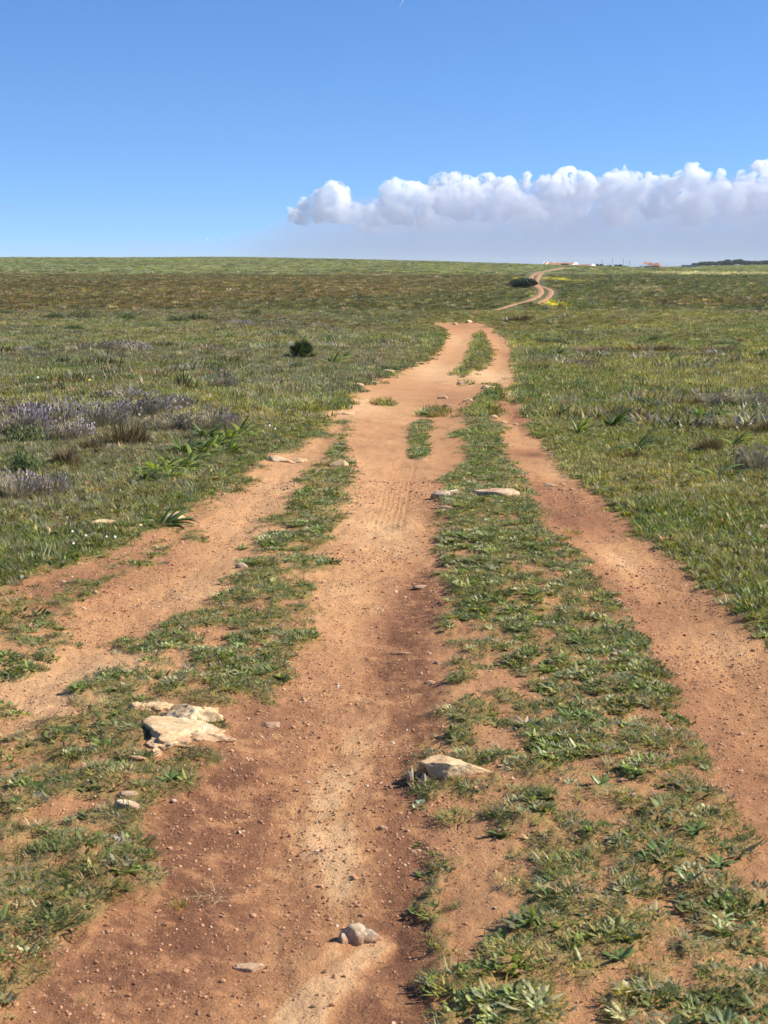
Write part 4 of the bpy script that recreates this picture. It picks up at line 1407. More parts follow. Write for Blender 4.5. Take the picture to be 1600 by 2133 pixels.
for i, (u, v, w, lab) in enumerate([(356, 1632, 64, 'small dark green leaf rosette alone on the bare earth below the outcrop'), (1110, 1250, 50, 'pale leaf rosette in the middle turf strip'), (880, 1795, 44, 'tiny leaf rosette at the rut edge'), (1430, 1850, 80, 'large leaf rosette in the lush turf at lower right'),
        (1370, 1790, 80, 'leaf rosette left of the large one at lower right'), (1500, 1800, 76, 'leaf rosette right of the large one at lower right'), (1450, 1745, 70, 'leaf rosette above the large one at lower right'), (1250, 1650, 64, 'leaf rosette in the turf right of the hollow rock'), (1320, 1630, 64, 'leaf rosette further right of the hollow rock'),
        (1180, 1500, 60, 'leaf rosette in the turf above the hollow rock'), (1100, 1930, 70, 'grey leaf rosette in the thin turf at the bottom'), (1290, 2010, 84, 'grey leaf rosette low at the bottom right'), (1140, 1135, 40, 'dark leaf rosette on the turf near the right rut'), (505, 1135, 40, 'small rosette on the left turf')]):
    rosette(u, v, w, 10, 990 + i, lab)

# ------------------------------------------------------------------ daisies
MAT_PETAL = make_plain_mat('white_petal', (.80, .79, .74), .6, .2, .1)
MAT_YPETAL = make_plain_mat('yellow_petal', (.80, .62, .04), .6, .2, .1)
MAT_STALK = make_plain_mat('flower_stalk', (.10, .16, .05))


def flower_head_mesh(mat, r0=.5):
    V, Fc = [(0, 0, .05)], []
    for i in range(20):
        a = 6.283 * i / 20
        q = r0 if i % 2 == 0 else r0 * .72
        V.append((q * math.cos(a), q * math.sin(a), .06 * math.cos(a * 3)))
    for i in range(20):
        Fc.append((0, 1 + i, 1 + (i + 1) % 20))
    me = pydata('petals', V, Fc); me.materials.append(mat)
    return me


PET_W, PET_Y = flower_head_mesh(MAT_PETAL), flower_head_mesh(MAT_YPETAL)
EYE_ME = flower_head_mesh(MAT_YPETAL, .16)


def daisy(u, v, w, yellow, label):
    X, Y, Z, m = base_point(u, v + 10)
    root = empty('daisy', (X, Y, Z))
    h = 18 * m
    V, Fc, B = [], [], []
    blade_geo(V, Fc, B, (0, 0, 0), .3, .1, h, .0045, .1, .5, 3)
    mesh_obj('stalk', finish_blades('stalk', V, Fc, B, MAT_STALK), root)
    f = mesh_obj('petals', PET_Y if yellow else PET_W, root)
    f.location = (h * .1, 0, h); f.scale = (w * m * .65,) * 3; f.rotation_euler = (.75, .35, 0)
    e = mesh_obj('centre', EYE_ME, f); e.location = (0, 0, .05)
    tag(root, label, 'flower', 'daisies in the left field')


for u, v, w, y, lab in [(150, 1113, 9, 0, 'white daisy in the left field, topmost of the group'), (178, 1124, 10, 0, 'white daisy in the left field, second from the left'), (152, 1138, 9, 0, 'white daisy in the left field, lowest of the group'), (221, 1127, 7, 0, 'small white daisy left of the rightmost one'), (239, 1129, 10, 0, 'white daisy in the left field, rightmost of the group'),
        (78, 795, 8, 0, 'white flower far left above the lavender'), (92, 794, 7, 0, 'white flower right of its twin above the lavender'), (185, 798, 8, 1, 'yellow flower above the lavender patch'), (55, 990, 8, 0, 'white flower on the green cushion at left'), (560, 893, 7, 0, 'white flower at the top of the leafy clump'), (572, 900, 6, 0, 'small white flower by the humped stone')]:
    daisy(u, v, w, y, lab)


# ------------------------------------------------------------------ far bush, farm, poles, trees
MAT_DARKLEAF = make_leaf_mat('dark_evergreen', (.050, .072, .030), .25, .5, .15, .6)
MAT_FARLEAF = make_leaf_mat('pine_crown', (.060, .085, .042), .2, .6, .15, .6)
MAT_BARK = make_plain_mat('bark', (.13, .095, .07))


def crown_mesh(name, seed, n, w, d, h, leaf, mat, lobes=8, low=0.0, span=(.22, .78)):
    """leaf clumps through a lumpy volume"""
    r = random.Random(seed)
    L = [(r.uniform(-.36, .36) * w, r.uniform(-.36, .36) * d, low + r.uniform(*span) * (h - low), r.uniform(.16, .30)) for _ in range(lobes)]
    V, Fc, B = [], [], []
    for i in range(n):
        lx, ly, lz, lr = r.choice(L)
        v = Vector((r.gauss(0, 1), r.gauss(0, 1), r.gauss(0, 1))).normalized() * (r.random() ** .45)
        p = Vector((lx + v.x * lr * w, ly + v.y * lr * d, max(low + .02, lz + v.z * lr * 1.1 * (h - low))))
        p.z = min(p.z, low + (h - low) * max(.25, 1 - (abs(p.x) / (.62 * w)) ** 2.2) * r.uniform(.88, 1.05))
        t = Vector((r.gauss(0, 1), r.gauss(0, 1), r.gauss(0, .8))).normalized()
        s = t.cross(Vector((r.gauss(0, 1), r.gauss(0, 1), r.gauss(0, 1)))).normalized()
        q = leaf * r.uniform(.6, 1.3)
        k = len(V)
        V += [p - t * q, p + s * q * .45, p + t * q, p - s * q * .45]
        rnd = r.random(); B += [rnd] * 4
        Fc.append((k, k + 1, k + 2, k + 3))
    return finish_blades(name, V, Fc, B, mat, False)


def limb_mesh(name, seed, h, rad, spread, n=5):
    """tapered trunk with limbs"""
    r = random.Random(seed)
    V, Fc = [], []

    def tube(p0, p1, r0, r1, seg=6):
        k = len(V)
        d = (p1 - p0).normalized()
        a = d.orthogonal().normalized(); b = d.cross(a)
        for p, q in ((p0, r0), (p1, r1)):
            for i in range(seg):
                t = 6.283 * i / seg
                V.append(p + a * q * math.cos(t) + b * q * math.sin(t))
        for i in range(seg):
            j = (i + 1) % seg
            Fc.append((k + i, k + j, k + seg + j, k + seg + i))
    base = Vector((0, 0, -.3)); mid = Vector((r.uniform(-.1, .1) * spread, 0, h * .4)); top = Vector((r.uniform(-.15, .15) * spread, 0, h * .8))
    tube(base, mid, rad, rad * .75); tube(mid, top, rad * .75, rad * .3)
    for i in range(n):
        a = r.uniform(0, 6.283)
        p0 = base.lerp(top, r.uniform(.35, .8))
        tube(p0, p0 + Vector((math.cos(a) * spread * .45, math.sin(a) * spread * .45, h * r.uniform(.1, .3))), rad * .4, rad * .12, 5)
    return pydata(name, V, Fc, True)


def tree(name, u, v, w, h, seed, label, cat, group, Y=None, n=700, mat=None, leaf=.3, low=.0, lobes=9, span=(.22, .78)):
    if Y is None:
        X, Yg, Z, m = base_point(u, v)
    else:
        m = Y / F_PX
        X, Yg = (u - CX) * m, Y
        Z = float(height(X, Y))
    W = w * m
    ztop = EYE + (HORIZON - (v - h)) * Yg / F_PX
    H = max(ztop - Z, .3)
    root = empty(name, (X, Yg, Z))
    tag(root, label, cat, group)
    mesh_obj('trunk', limb_mesh('trunk', seed, H * .85, max(.05, W * .03), W), root, MAT_BARK)
    mesh_obj('crown', crown_mesh('crown', seed + 1, n, W, W * .8, H, leaf, mat or MAT_FARLEAF, lobes, low * H, span), root)
    return root


tree('round_bush', 1090, 600, 60, 24, 1200, 'dark rounded bush beside the far track where it bends', 'bush', None, None, 6500, MAT_DARKLEAF, .13, 0, 22, (.05, .7))
tree('small_bush', 150, 566, 14, 5, 1210, 'tiny dark bush on the far left hill', 'bush', None, None, 700, MAT_DARKLEAF, .16, 0, 6)

FARM_Y = 800.0
FM = FARM_Y / F_PX
MAT_TILE = make_plain_mat('terracotta_tile', (.40, .205, .125), .9, .15, .25, 1.2)
MAT_TILE_P = make_plain_mat('faded_red_tile', (.36, .165, .135), .9, .15, .2, 1.0)
MAT_WHITE = make_plain_mat('whitewash', (.86, .86, .83), .9, .1, .05, .8)
MAT_SHADE = make_plain_mat('opening_shade', (.035, .030, .028), .9, .1)  # near-black colour stands in for the shade inside openings
MAT_POLE = make_plain_mat('weathered_pole', (.20, .17, .15), .9, .1)
MAT_CONC = make_plain_mat('old_concrete', (.36, .32, .28), .9, .1)


def box(V, Fc, x0, x1, y0, y1, z0, z1):
    k = len(V)
    V += [Vector(p) for p in ((x0, y0, z0), (x1, y0, z0), (x1, y1, z0), (x0, y1, z0), (x0, y0, z1), (x1, y0, z1), (x1, y1, z1), (x0, y1, z1))]
    Fc += [(k, k + 3, k + 2, k + 1), (k + 4, k + 5, k + 6, k + 7), (k, k + 1, k + 5, k + 4), (k + 1, k + 2, k + 6, k + 5), (k + 2, k + 3, k + 7, k + 6), (k + 3, k, k + 4, k + 7)]


def farmhouse(u, eave_v, ridge_v, Lw, Wd, ang, tile, label, openings, Y=FARM_Y, chimney=False):
    """gabled building: long side L, gable width W, turned by ang; u is the middle of the long side"""
    m = Y / F_PX
    X = (u - CX) * m
    Z = float(height(X, Y))
    root = empty('farmhouse', (X, Y, Z), ang)
    tag(root, label, 'building')
    ze, zr = EYE + (HORIZON - eave_v) * m - Z, EYE + (HORIZON - ridge_v) * m - Z
    a, b = Lw / 2, Wd / 2
    V = [(-a, -b, -1), (a, -b, -1), (a, b, -1), (-a, b, -1), (-a, -b, ze), (a, -b, ze), (a, b, ze), (-a, b, ze), (-a, 0, zr), (a, 0, zr)]
    Fc = [(0, 1, 5, 4), (2, 3, 7, 6), (1, 2, 6, 9, 5), (3, 0, 4, 8, 7)]
    mesh_obj('wall', pydata('wall', V, Fc), root, MAT_WHITE)
    o, t = .30, .16
    sl = (zr - ze) / b
    for s in (-1, 1):
        ye, zl = s * (b + o), ze - sl * o
        V = [(-a - .2, ye, zl + .02), (a + .12, ye, zl + .02), (a + .12, 0, zr + .02), (-a - .2, 0, zr + .02), (-a - .2, ye, zl + t), (a + .12, ye, zl + t), (a + .12, 0, zr + t), (-a - .2, 0, zr + t)]
        Fc = [(0, 1, 2, 3), (4, 7, 6, 5), (0, 4, 5, 1), (1, 5, 6, 2), (2, 6, 7, 3), (3, 7, 4, 0)]
        roof = mesh_obj('roof', pydata('roof', V, Fc), root, tile)
        if s < 0:
            # raised courses of ridge and cover tiles
            Vr, Fr = [], []
            n = int(Lw / .9)
            for i in range(n):
                x = -a + (i + .5) * Lw / n
                k = len(Vr)
                for yy, zz in ((ye, zl + t), (0, zr + t)):
                    Vr += [(x - .13, yy, zz), (x, yy, zz + .13), (x + .13, yy, zz)]
                Fr += [(k, k + 1, k + 4, k + 3), (k + 1, k + 2, k + 5, k + 4)]
            cv = mesh_obj('cover_tiles', pydata('cover_tiles', Vr, Fr), roof, tile)
            cv['kind'] = 'stuff'
    # whitewashed gable parapets standing a little above the tiles
    for sx in (-1, 1):
        prof = [(-b - .25, -1), (b + .25, -1), (b + .25, ze + .30), (.25, zr + .42), (-.25, zr + .42), (-b - .25, ze + .30)]
        x0, x1 = (a + .14, a + .50) if sx > 0 else (-a - .50, -a - .22)
        V = [(x0, y, z) for y, z in prof] + [(x1, y, z) for y, z in prof]
        Fc = [tuple(range(6))[::-1], tuple(range(6, 12))] + [(i, (i + 1) % 6, 6 + (i + 1) % 6, 6 + i) for i in range(6)]
        mesh_obj('gable', pydata('gable', V, Fc), root, MAT_WHITE)
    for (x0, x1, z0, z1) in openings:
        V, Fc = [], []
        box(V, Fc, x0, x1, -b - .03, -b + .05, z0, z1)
        mesh_obj('doorway_shade', pydata('doorway_shade', V, Fc), root, MAT_SHADE)  # solid block on the wall face, coloured as a doorway's inner shade
    if chimney:
        V, Fc = [], []
        box(V, Fc, -.3, .3, -.3, .3, zr - .3, zr + .8)
        c = mesh_obj('chimney', pydata('chimney', V, Fc), root, MAT_WHITE); c.location.x = -a * .4


farmhouse(1166, 553.4, 547.6, 14.6, 8.4, -.52, MAT_TILE, 'long farm building with a terracotta roof and white gable', [(1.2, 5.6, -.5, 1.5)])
farmhouse(1211, 556.6, 551.6, 9.6, 7.4, -.60, MAT_TILE_P, 'lower farm building with a faded red roof and white gable', [(-3.5, -2.6, -.5, 1.2)], 770.0)
farmhouse(1139, 550.6, 546.6, 4.2, 4.0, -.3, MAT_TILE, 'small tiled annexe at the left end of the long farm building', [(-1.0, .6, -.5, 1.4)], 830.0)


def ruin():
    Y = 800.0
    m = Y / F_PX
    X = (1352 - CX) * m
    Z = float(height(X, Y))
    root = empty('ruined_house', (X, Y, Z), -.2)
    tag(root, 'ruined house with a collapsed terracotta roof on the skyline', 'building')
    r = random.Random(3)
    zt = EYE + (HORIZON - 546.5) * m - Z
    V, Fc = [], []
    box(V, Fc, -6.4, -4.6, -2, 2, -1, zt * .42)
    mesh_obj('wall', pydata('wall', V, Fc), root, MAT_WHITE)
    V, Fc = [], []
    box(V, Fc, -4.2, 4.2, -1.8, 2.4, -1, zt * .38)
    mesh_obj('wall', pydata('wall', V, Fc), root, MAT_TILE)
    for i, (x, w, zz, tilt) in enumerate([(-3.2, 2.4, .95, .15), (-1.4, 2.2, .82, -.25), (.4, 2.6, .70, .2), (2.2, 2.4, .78, -.15), (3.6, 2.2, .55, .35)]):
        V = [(-w / 2, -2.2, -.9), (w / 2, -2.2, -1.0), (w / 2, .3, .1 + r.uniform(-.2, .2)), (-w / 2, .3, r.uniform(-.1, .3)), (-w / 2, -2.2, -.7), (w / 2, -2.2, -.8), (w / 2, .3, .3), (-w / 2, .3, .45)]
        Fc = [(0, 3, 2, 1), (4, 5, 6, 7), (0, 1, 5, 4), (1, 2, 6, 5), (2, 3, 7, 6), (3, 0, 4, 7)]
        o = mesh_obj('roof', pydata('roof', V, Fc), root, MAT_TILE)
        o.location = (x, 0, zt * zz); o.rotation_euler = (0, tilt, 0)


ruin()


def low_wall(u0, u1, v0, v1, label, Y=790.0):
    m = Y / F_PX
    X = ((u0 + u1) / 2 - CX) * m
    Z = float(height(X, Y))
    V, Fc = [], []
    w = (u1 - u0) * m / 2
    box(V, Fc, -w, w, -.2, .2, -1.5, EYE + (HORIZON - v0) * m - Z)
    box(V, Fc, -w - .06, w + .06, -.27, .27, EYE + (HORIZON - v0) * m - Z - .004, EYE + (HORIZON - v0) * m - Z + .14)
    root = empty('low_wall', (X, Y, Z))
    mesh_obj('wall', pydata('wall', V[:8], Fc[:6]), root, MAT_CONC)
    mesh_obj('coping', pydata('coping', V[8:], [tuple(i - 8 for i in f) for f in Fc[6:]]), root, MAT_CONC)
    tag(root, label, 'wall')


low_wall(1412, 1443, 552.4, 556, 'long low concrete wall on the skyline left of the wood')
low_wall(1290, 1302, 554.2, 556, 'short pale wall stub on the skyline below the poles')


def pole(u, top_v, Y, label):
    m = Y / F_PX
    X = (u - CX) * m
    Z = float(height(X, Y))
    h = EYE + (HORIZON - top_v) * m - Z
    root = empty('utility_pole', (X, Y, Z))
    tag(root, label, 'pole', 'utility poles behind the farm')
    V, Fc = [], []
    for k, (z, q) in enumerate(((-.8, .12), (h, .08))):
        for i in range(8):
            V.append((q * math.cos(i * .7854), q * math.sin(i * .7854), z))
    Fc = [(i, (i + 1) % 8, 8 + (i + 1) % 8, 8 + i) for i in range(8)] + [tuple(range(8, 16))]
    mesh_obj('post', pydata('post', V, Fc, True), root, MAT_POLE)
    V, Fc = [], []
    box(V, Fc, -.6, .6, -.04, .04, h - .50, h - .42)
    mesh_obj('crossarm', pydata('crossarm', V, Fc), root, MAT_POLE)
    for x in (-.65, 0, .65):
        V, Fc = [], []
        box(V, Fc, x * .8 - .03, x * .8 + .03, -.03, .03, h - .42, h - .28)
        mesh_obj('insulator', pydata('insulator', V, Fc), root, MAT_WHITE)


pole(1249, 541.0, 830.0, 'utility pole nearest the white gabled farm buildings')
pole(1270, 538.5, 820.0, 'tallest utility pole, second from the farm')
pole(1292, 539.5, 825.0, 'utility pole third from the farm')
pole(1305, 542.5, 880.0, 'shortest and furthest utility pole of the four')

TG = 'trees on the skyline'
for i, (u, w, h, lab) in enumerate([(1126, 16, 3.0, 'dark bush at the left end of the farm'), (1238, 9, 6.5, 'dark tree crown behind the second white gable'), (1247, 10, 6.5, 'dark tree left of the second pole'), (1262, 14, 5.2, 'dark tree between the first two poles'), (1277, 12, 5.0, 'dark tree right of the tallest pole'), (1287, 10, 5.6, 'dark tree beneath the third pole')]):
    tree('skyline_tree', u, 556, w, h, 1300 + 3 * i, lab, 'tree', TG, 845.0, 420, MAT_FARLEAF, .42)
names = ['leftmost tree of the wood on the right horizon', 'second tree from the left of the wood', 'third tree from the left of the wood', 'fourth tree from the left of the wood', 'fifth tree from the left of the wood', 'sixth tree from the left of the wood', 'tallest tree left of the middle of the wood', 'eighth tree from the left of the wood',
         'highest peaked tree in the middle of the wood', 'tenth tree from the left of the wood', 'eleventh tree from the left of the wood', 'twelfth tree from the left of the wood', 'thirteenth tree from the left of the wood', 'fourteenth tree from the left of the wood', 'tree at the right edge of the wood', 'last tree of the wood, beyond the right edge']
hs = [7, 9, 9.5, 10, 10, 11, 13.5, 12.5, 15, 13.5, 11, 11.5, 11, 11.5, 12.5, 12.5]
for i in range(16):
    tree('skyline_tree', 1438 + i * 11.2, 554.5, 20 + 4 * (i % 3), hs[i], 1400 + 3 * i, names[i], 'tree', 'trees of the wood on the right horizon', 985.0 + 18 * (i % 2), 900, MAT_FARLEAF, .62)


# ------------------------------------------------------------------ the short vapour trail
def trail():
    D = 14000.0
    k = D / F_PX
    cz = math.cos(0)
    p0 = Vector(((830.5 - CX) * k, D, 0)); p1 = Vector(((838 - CX) * k, D, 0))

    def zz(v):
        b = (CY - v) / F_PX
        return EYE + D * (-_s + b * _c) / (_c + b * _s)
    p0.z, p1.z = zz(17), zz(0.5)
    V, Fc = [], []
    n, seg = 8, 8
    for i in range(n):
        t = i / (n - 1)
        p = p0.lerp(p1, t) + Vector((math.sin(t * 9) * 1.5, 0, 0))
        q = k * (.5 + .8 * t)
        for j in range(seg):
            a = 6.283 * j / seg
            V.append(p + Vector((q * math.cos(a), q * math.sin(a), 0)))
    for i in range(n - 1):
        for j in range(seg):
            Fc.append((i * seg + j, i * seg + (j + 1) % seg, (i + 1) * seg + (j + 1) % seg, (i + 1) * seg + j))
    Fc += [tuple(range(seg))[::-1], tuple(range((n - 1) * seg, n * seg))]
    m, nn, l, out = new_mat('vapour')
    v = nn.new('ShaderNodeVolumePrincipled'); v.inputs['Density'].default_value = .09; v.inputs['Color'].default_value = (1, 1, 1, 1)
    l.new(v.outputs[0], out.inputs['Volume'])
    o = mesh_obj('vapour_trail', pydata('vapour_trail', V, Fc, True), None, m)
    tag(o, 'short white vapour trail high in the sky at the top edge', 'vapour trail')


trail()


# ------------------------------------------------------------------ clouds, kilometres beyond the hill
def noise3(q, seed):
    i = np.floor(q); f = q - i
    u = f * f * f * (f * (f * 6 - 15) + 10)
    out = 0.0
    for dx in (0, 1):
        for dy in (0, 1):
            for dz in (0, 1):
                h = hash2(i[:, 0] + dx + (i[:, 2] + dz) * 57.0, i[:, 1] + dy + (i[:, 2] + dz) * 131.0, seed)
                out = out + h * (u[:, 0] if dx else 1 - u[:, 0]) * (u[:, 1] if dy else 1 - u[:, 1]) * (u[:, 2] if dz else 1 - u[:, 2])
    return out


def cloud_mat(name, density, col=(1, 1, 1), size=0.0, lo=.36, hi=.56):
    """cloud droplets; with a size (metres) the cloud is torn into billows of about that size"""
    m, n, l, out = new_mat(name)
    v = n.new('ShaderNodeVolumePrincipled')
    v.inputs['Color'].default_value = (*col, 1)
    v.inputs['Density'].default_value = density
    v.inputs['Anisotropy'].default_value = 0.0
    if size:
        geo = n.new('ShaderNodeNewGeometry')
        k = noise_node(n, l, geo.outputs['Position'], 1.0 / size, 5, .62, .4)
        l.new(math_node(n, l, 'MULTIPLY', ramp(n, l, k, [(lo, (0, 0, 0)), (hi, (1, 1, 1))]), density), v.inputs['Density'])
        m.cycles.volume_step_rate = .07
    l.new(v.outputs[0], out.inputs['Volume'])
    return m


def _ico():
    bm = bmesh.new(); bmesh.ops.create_icosphere(bm, subdivisions=2, radius=1.0)
    V = np.array([tuple(v.co) for v in bm.verts]); Fc = np.array([[v.index for v in f.verts] for f in bm.faces]); bm.free()
    return V, Fc


ICO_V, ICO_F = _ico()


def cloud(puffs, D, base_v, seed, label, mat, voxel=8.0, depth=1.0, kids=15, rough=.58, drop=12):
    """heaped cloud: puffs (u, v, radius px) seen at distance D, with smaller heads budding from each, flat below base_v"""
    r = random.Random(seed)
    k = D / F_PX
    balls = []
    zb = EYE + (HORIZON - base_v) * k
    cx = sum(p[0] for p in puffs) / len(puffs)
    for u, v, R in puffs:
        v, R = v + drop, R * .98
        c = Vector(((u - CX) * k, D + r.uniform(-1, 1) * R * k * depth, EYE + (HORIZON - v) * k))
        R = R * k
        balls.append((c, R * .80))
        for _ in range(kids):
            d = Vector((r.gauss(0, 1), r.gauss(-.2, 1), r.gauss(.35, .8))).normalized()
            rr = R * r.uniform(.20, .44)
            c2 = c + d * R * .74
            balls.append((c2, rr))
            for _ in range(5):
                d2 = (d + Vector((r.gauss(0, .7), r.gauss(0, .7), r.gauss(.1, .7)))).normalized()
                balls.append((c2 + d2 * rr * .85, rr * r.uniform(.28, .5)))
    bc = np.array([tuple(q[0]) for q in balls]); br = np.array([q[1] for q in balls])
    Va = (bc[:, None, :] + br[:, None, None] * ICO_V[None]).reshape(-1, 3)
    Fa = (ICO_F[None] + (np.arange(len(bc)) * len(ICO_V))[:, None, None]).reshape(-1, 3)
    me = bpy.data.meshes.new('tmp_cloud')
    me.vertices.add(len(Va)); me.vertices.foreach_set('co', Va.astype(np.float32).ravel())
    me.loops.add(Fa.size); me.loops.foreach_set('vertex_index', Fa.astype(np.int32).ravel())
    me.polygons.add(len(Fa)); me.polygons.foreach_set('loop_start', np.arange(0, Fa.size, 3, dtype=np.int32))
    me.update(calc_edges=True)
    tmp = bpy.data.objects.new('tmp_cloud', me)
    COL.objects.link(tmp)
    md = tmp.modifiers.new('r', 'REMESH'); md.mode = 'VOXEL'; md.voxel_size = voxel
    dg = bpy.context.evaluated_depsgraph_get()
    em = bpy.data.meshes.new_from_object(tmp.evaluated_get(dg))
    bpy.data.objects.remove(tmp)
    nv = len(em.vertices)
    co = np.empty(nv * 3, np.float32); em.vertices.foreach_get('co', co); co = co.reshape(-1, 3).astype(float)
    no = np.empty(nv * 3, np.float32); em.vertices.foreach_get('normal', no); no = no.reshape(-1, 3).astype(float)
    S = 95.0 * D / 9000
    bil = lambda q, sd: np.abs(noise3(q, sd) * 2 - 1)
    w = noise3(co / (S * 1.6), seed) - .5
    n3 = (1 - bil(co / S, seed + 1)) * .55 + (1 - bil(co / S * 2.1 + 7, seed + 2)) * .30 + (1 - bil(co / S * 4.3 + 3, seed + 3)) * .15 - .55
    co += no * ((n3 * 1.1 + w * .5) * rough * S)[:, None]
    # flat cloud base
    lo = co[:, 2] < zb
    co[lo, 2] = zb - (zb - co[lo, 2]) * .45
    origin = np.array([(cx - CX) * k, D, zb])
    em.vertices.foreach_set('co', (co - origin).astype(np.float32).ravel())
    em.materials.clear(); em.materials.append(mat)
    em.name = 'cloud'
    em.update()
    o = bpy.data.objects.new('cloud', em)
    o.location = origin
    COL.objects.link(o)
    tag(o, label, 'cloud', 'cumulus clouds above the right hand horizon')
    return o


MAT_CLOUD = cloud_mat('cloud_dense', .026, (.985, .99, 1), 70.0, .42, .55)
MAT_CLOUD_SOFT = cloud_mat('cloud_soft', .012, (1, 1, 1), 70.0, .42, .6)
MAT_CLOUD_FLOOR = cloud_mat('cloud_floor', .010, (.88, .90, .95), 120.0, .40, .62)  # greyed droplet colour paints in shade below the bright heads
MAT_VEIL = cloud_mat('cloud_veil', .0014, (.58, .63, .76))  # grey droplet colour stands in for shade cast by the higher clouds


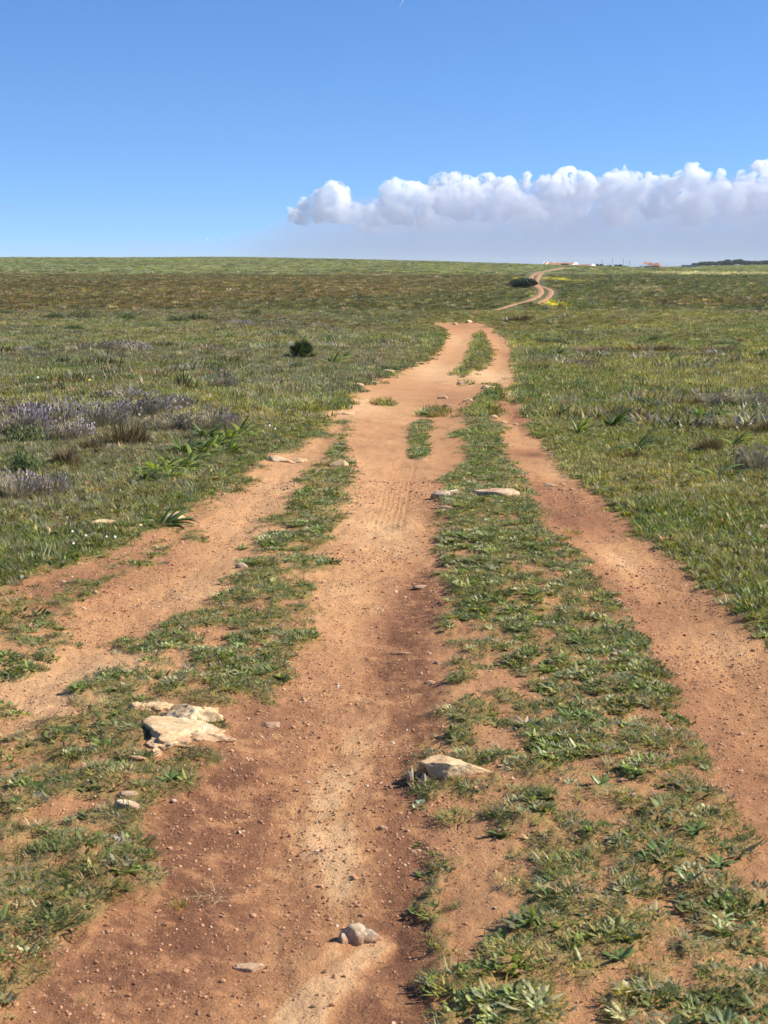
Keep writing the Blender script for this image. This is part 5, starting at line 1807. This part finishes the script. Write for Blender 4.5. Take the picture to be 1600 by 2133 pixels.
def clouds():
    cloud([(612, 440, 20), (640, 432, 26), (668, 412, 26), (692, 402, 30), (718, 410, 26), (736, 430, 18), (660, 446, 26), (705, 442, 28), (630, 452, 18), (725, 452, 18)], 9000, 464, 1, 'white cumulus head standing alone at the left end of the cloud bank', MAT_CLOUD)
    cloud([(780, 440, 28), (822, 408, 32), (838, 390, 28), (858, 405, 28), (890, 416, 26), (830, 436, 36), (880, 440, 30), (905, 412, 18)], 9300, 470, 2, 'tall rounded white cumulus second from the left of the bank', MAT_CLOUD)
    cloud([(915, 378, 22), (942, 372, 18), (972, 384, 24), (1010, 374, 18), (1042, 386, 20), (1058, 394, 18)], 10800, 430, 3, 'bright white crest showing behind a greyer cloud near the middle of the bank', MAT_CLOUD)
    cloud([(930, 418, 30), (965, 404, 32), (1005, 408, 36), (1050, 406, 32), (1078, 420, 28), (960, 440, 34), (1020, 440, 36), (1100, 440, 34)], 9000, 452, 4, 'grey flat based cumulus in front of the bright crest', MAT_CLOUD)
    cloud([(1090, 376, 20), (1122, 384, 22), (1168, 372, 28), (1200, 374, 24), (1150, 402, 36), (1200, 410, 36), (1130, 425, 36), (1232, 392, 26)], 9900, 470, 5, 'white topped cumulus to the right of the grey flat based one', MAT_CLOUD)
    cloud([(1270, 368, 26), (1300, 364, 22), (1318, 376, 18), (1262, 398, 34), (1310, 402, 36), (1342, 376, 18), (1280, 430, 40)], 9600, 470, 6, 'cumulus with a curled white crest right of centre in the bank', MAT_CLOUD)
    cloud([(1372, 388, 26), (1418, 366, 28), (1446, 374, 24), (1482, 380, 24), (1400, 405, 36), (1452, 408, 38), (1500, 412, 36), (1440, 430, 40), (1360, 425, 36)], 9000, 470, 7, 'broad cumulus with a bright round head near the right edge', MAT_CLOUD)
    cloud([(1530, 382, 26), (1575, 356, 24), (1604, 358, 28), (1550, 410, 40), (1610, 405, 44), (1660, 380, 44), (1720, 400, 60)], 9700, 475, 8, 'cumulus running out of the picture at the right edge', MAT_CLOUD)
    body = random.Random(5)
    for i, (u0, u1, v0, D, lab) in enumerate([(760, 1010, 452, 9600, 'left part of the dim cloud floor beneath the bright heads'), (1000, 1290, 450, 9500, 'middle part of the dim cloud floor beneath the bright heads'), (1270, 1680, 446, 9400, 'right part of the dim cloud floor beneath the bright heads')]):
        cloud([(u, v0 + body.uniform(-14, 14), body.uniform(20, 34)) for u in range(u0, u1, 24)], D, 486, 40 + i, lab, MAT_CLOUD_FLOOR, 14, 2.0, 10)
    cloud([(1140, 455, 14), (1160, 462, 12), (1120, 462, 12)], 12500, 476, 9, 'small pale cloud fragment low in the middle of the bank', MAT_CLOUD_SOFT)
    cloud([(918, 466, 13), (935, 462, 12), (905, 474, 9)], 12500, 486, 10, 'small pale cloud fragment low below the grey cloud', MAT_CLOUD_SOFT)
    cloud([(762, 470, 12), (775, 464, 8), (750, 476, 9)], 12500, 488, 11, 'small pale cloud fragment low beneath the tall rounded cumulus', MAT_CLOUD_SOFT)
    cloud([(440, 491, 5), (455, 491, 6), (470, 490, 6), (484, 492, 4)], 13000, 495, 12, 'thin white cloud streak low over the left hill', MAT_CLOUD_SOFT, 7)
    cloud([(5, 426, 7), (18, 425, 7), (30, 427, 5), (-10, 427, 8)], 9000, 431, 13, 'lone faint grey cloud wisp at the left edge', cloud_mat('cloud_wisp', .004, (.45, .5, .6)), 7)
    # thin cloud sheet that the bank melts into: a wedge, thick at its foot and running out to nothing at its top
    D = 7600.0
    k = D / F_PX
    us = np.arange(-1200, 2300, 14.0)
    top = np.interp(us, [-1200, 100, 450, 540, 640, 760, 900, 1100, 1400, 2300], [500, 500, 494, 478, 440, 414, 388, 374, 366, 362]) + 16 * (fbm(us / 60, us * 0, 4, 301) - .5)
    thick = np.interp(us, [-1200, 100, 420, 560, 700, 900, 2300], [240, 260, 520, 1000, 1600, 2100, 2300])
    V, Fc = [], []
    nz = 14
    for j, (u, tp, th) in enumerate(zip(us, top, thick)):
        for i in range(nz):
            t = i / (nz - 1)
            v = 600 + (tp - 600) * t
            half = max(th * .5 * (1 - t) ** .62, .5) * (1 + .3 * (float(fbm(np.array([u / 40]), np.array([t * 4]), 3, 302)[0]) - .5))
            for sgn in (-1, 1):
                V.append(((u - CX) * k, D + sgn * half, EYE + (HORIZON - v) * k))
    w = nz * 2
    for j in range(len(us) - 1):
        for i in range(nz - 1):
            p = j * w + i * 2
            Fc.append((p, p + w, p + w + 2, p + 2)); Fc.append((p + 1, p + 3, p + w + 3, p + w + 1))
        p = j * w; Fc.append((p, p + 1, p + w + 1, p + w))
        p = j * w + (nz - 1) * 2; Fc.append((p, p + w, p + w + 1, p + 1))
    for j in (0, len(us) - 1):
        for i in range(nz - 1):
            p = j * w + i * 2
            Fc.append((p, p + 2, p + 3, p + 1) if j == 0 else (p, p + 1, p + 3, p + 2))
    o = mesh_obj('cloud_sheet', pydata('cloud_sheet', V, Fc), None, MAT_VEIL)
    tag(o, 'wide hazy grey blue cloud sheet low along the right horizon', 'cloud')


clouds()


# ------------------------------------------------------------------ the air
def haze():
    V, Fc = [], []
    box(V, Fc, -7200, 7200, -60, 6300, -36, 34)
    m, n, l, out = new_mat('clear_air')
    v = n.new('ShaderNodeVolumePrincipled')
    v.inputs['Color'].default_value = (.80, .90, 1.0, 1)
    v.inputs['Density'].default_value = .00010
    v.inputs['Anisotropy'].default_value = 0.0
    l.new(v.outputs[0], out.inputs['Volume'])
    o = mesh_obj('haze', pydata('haze', V, Fc), None, m)
    tag(o, 'thin bluish air softening the far hill and wood', 'haze', None, 'stuff')


haze()
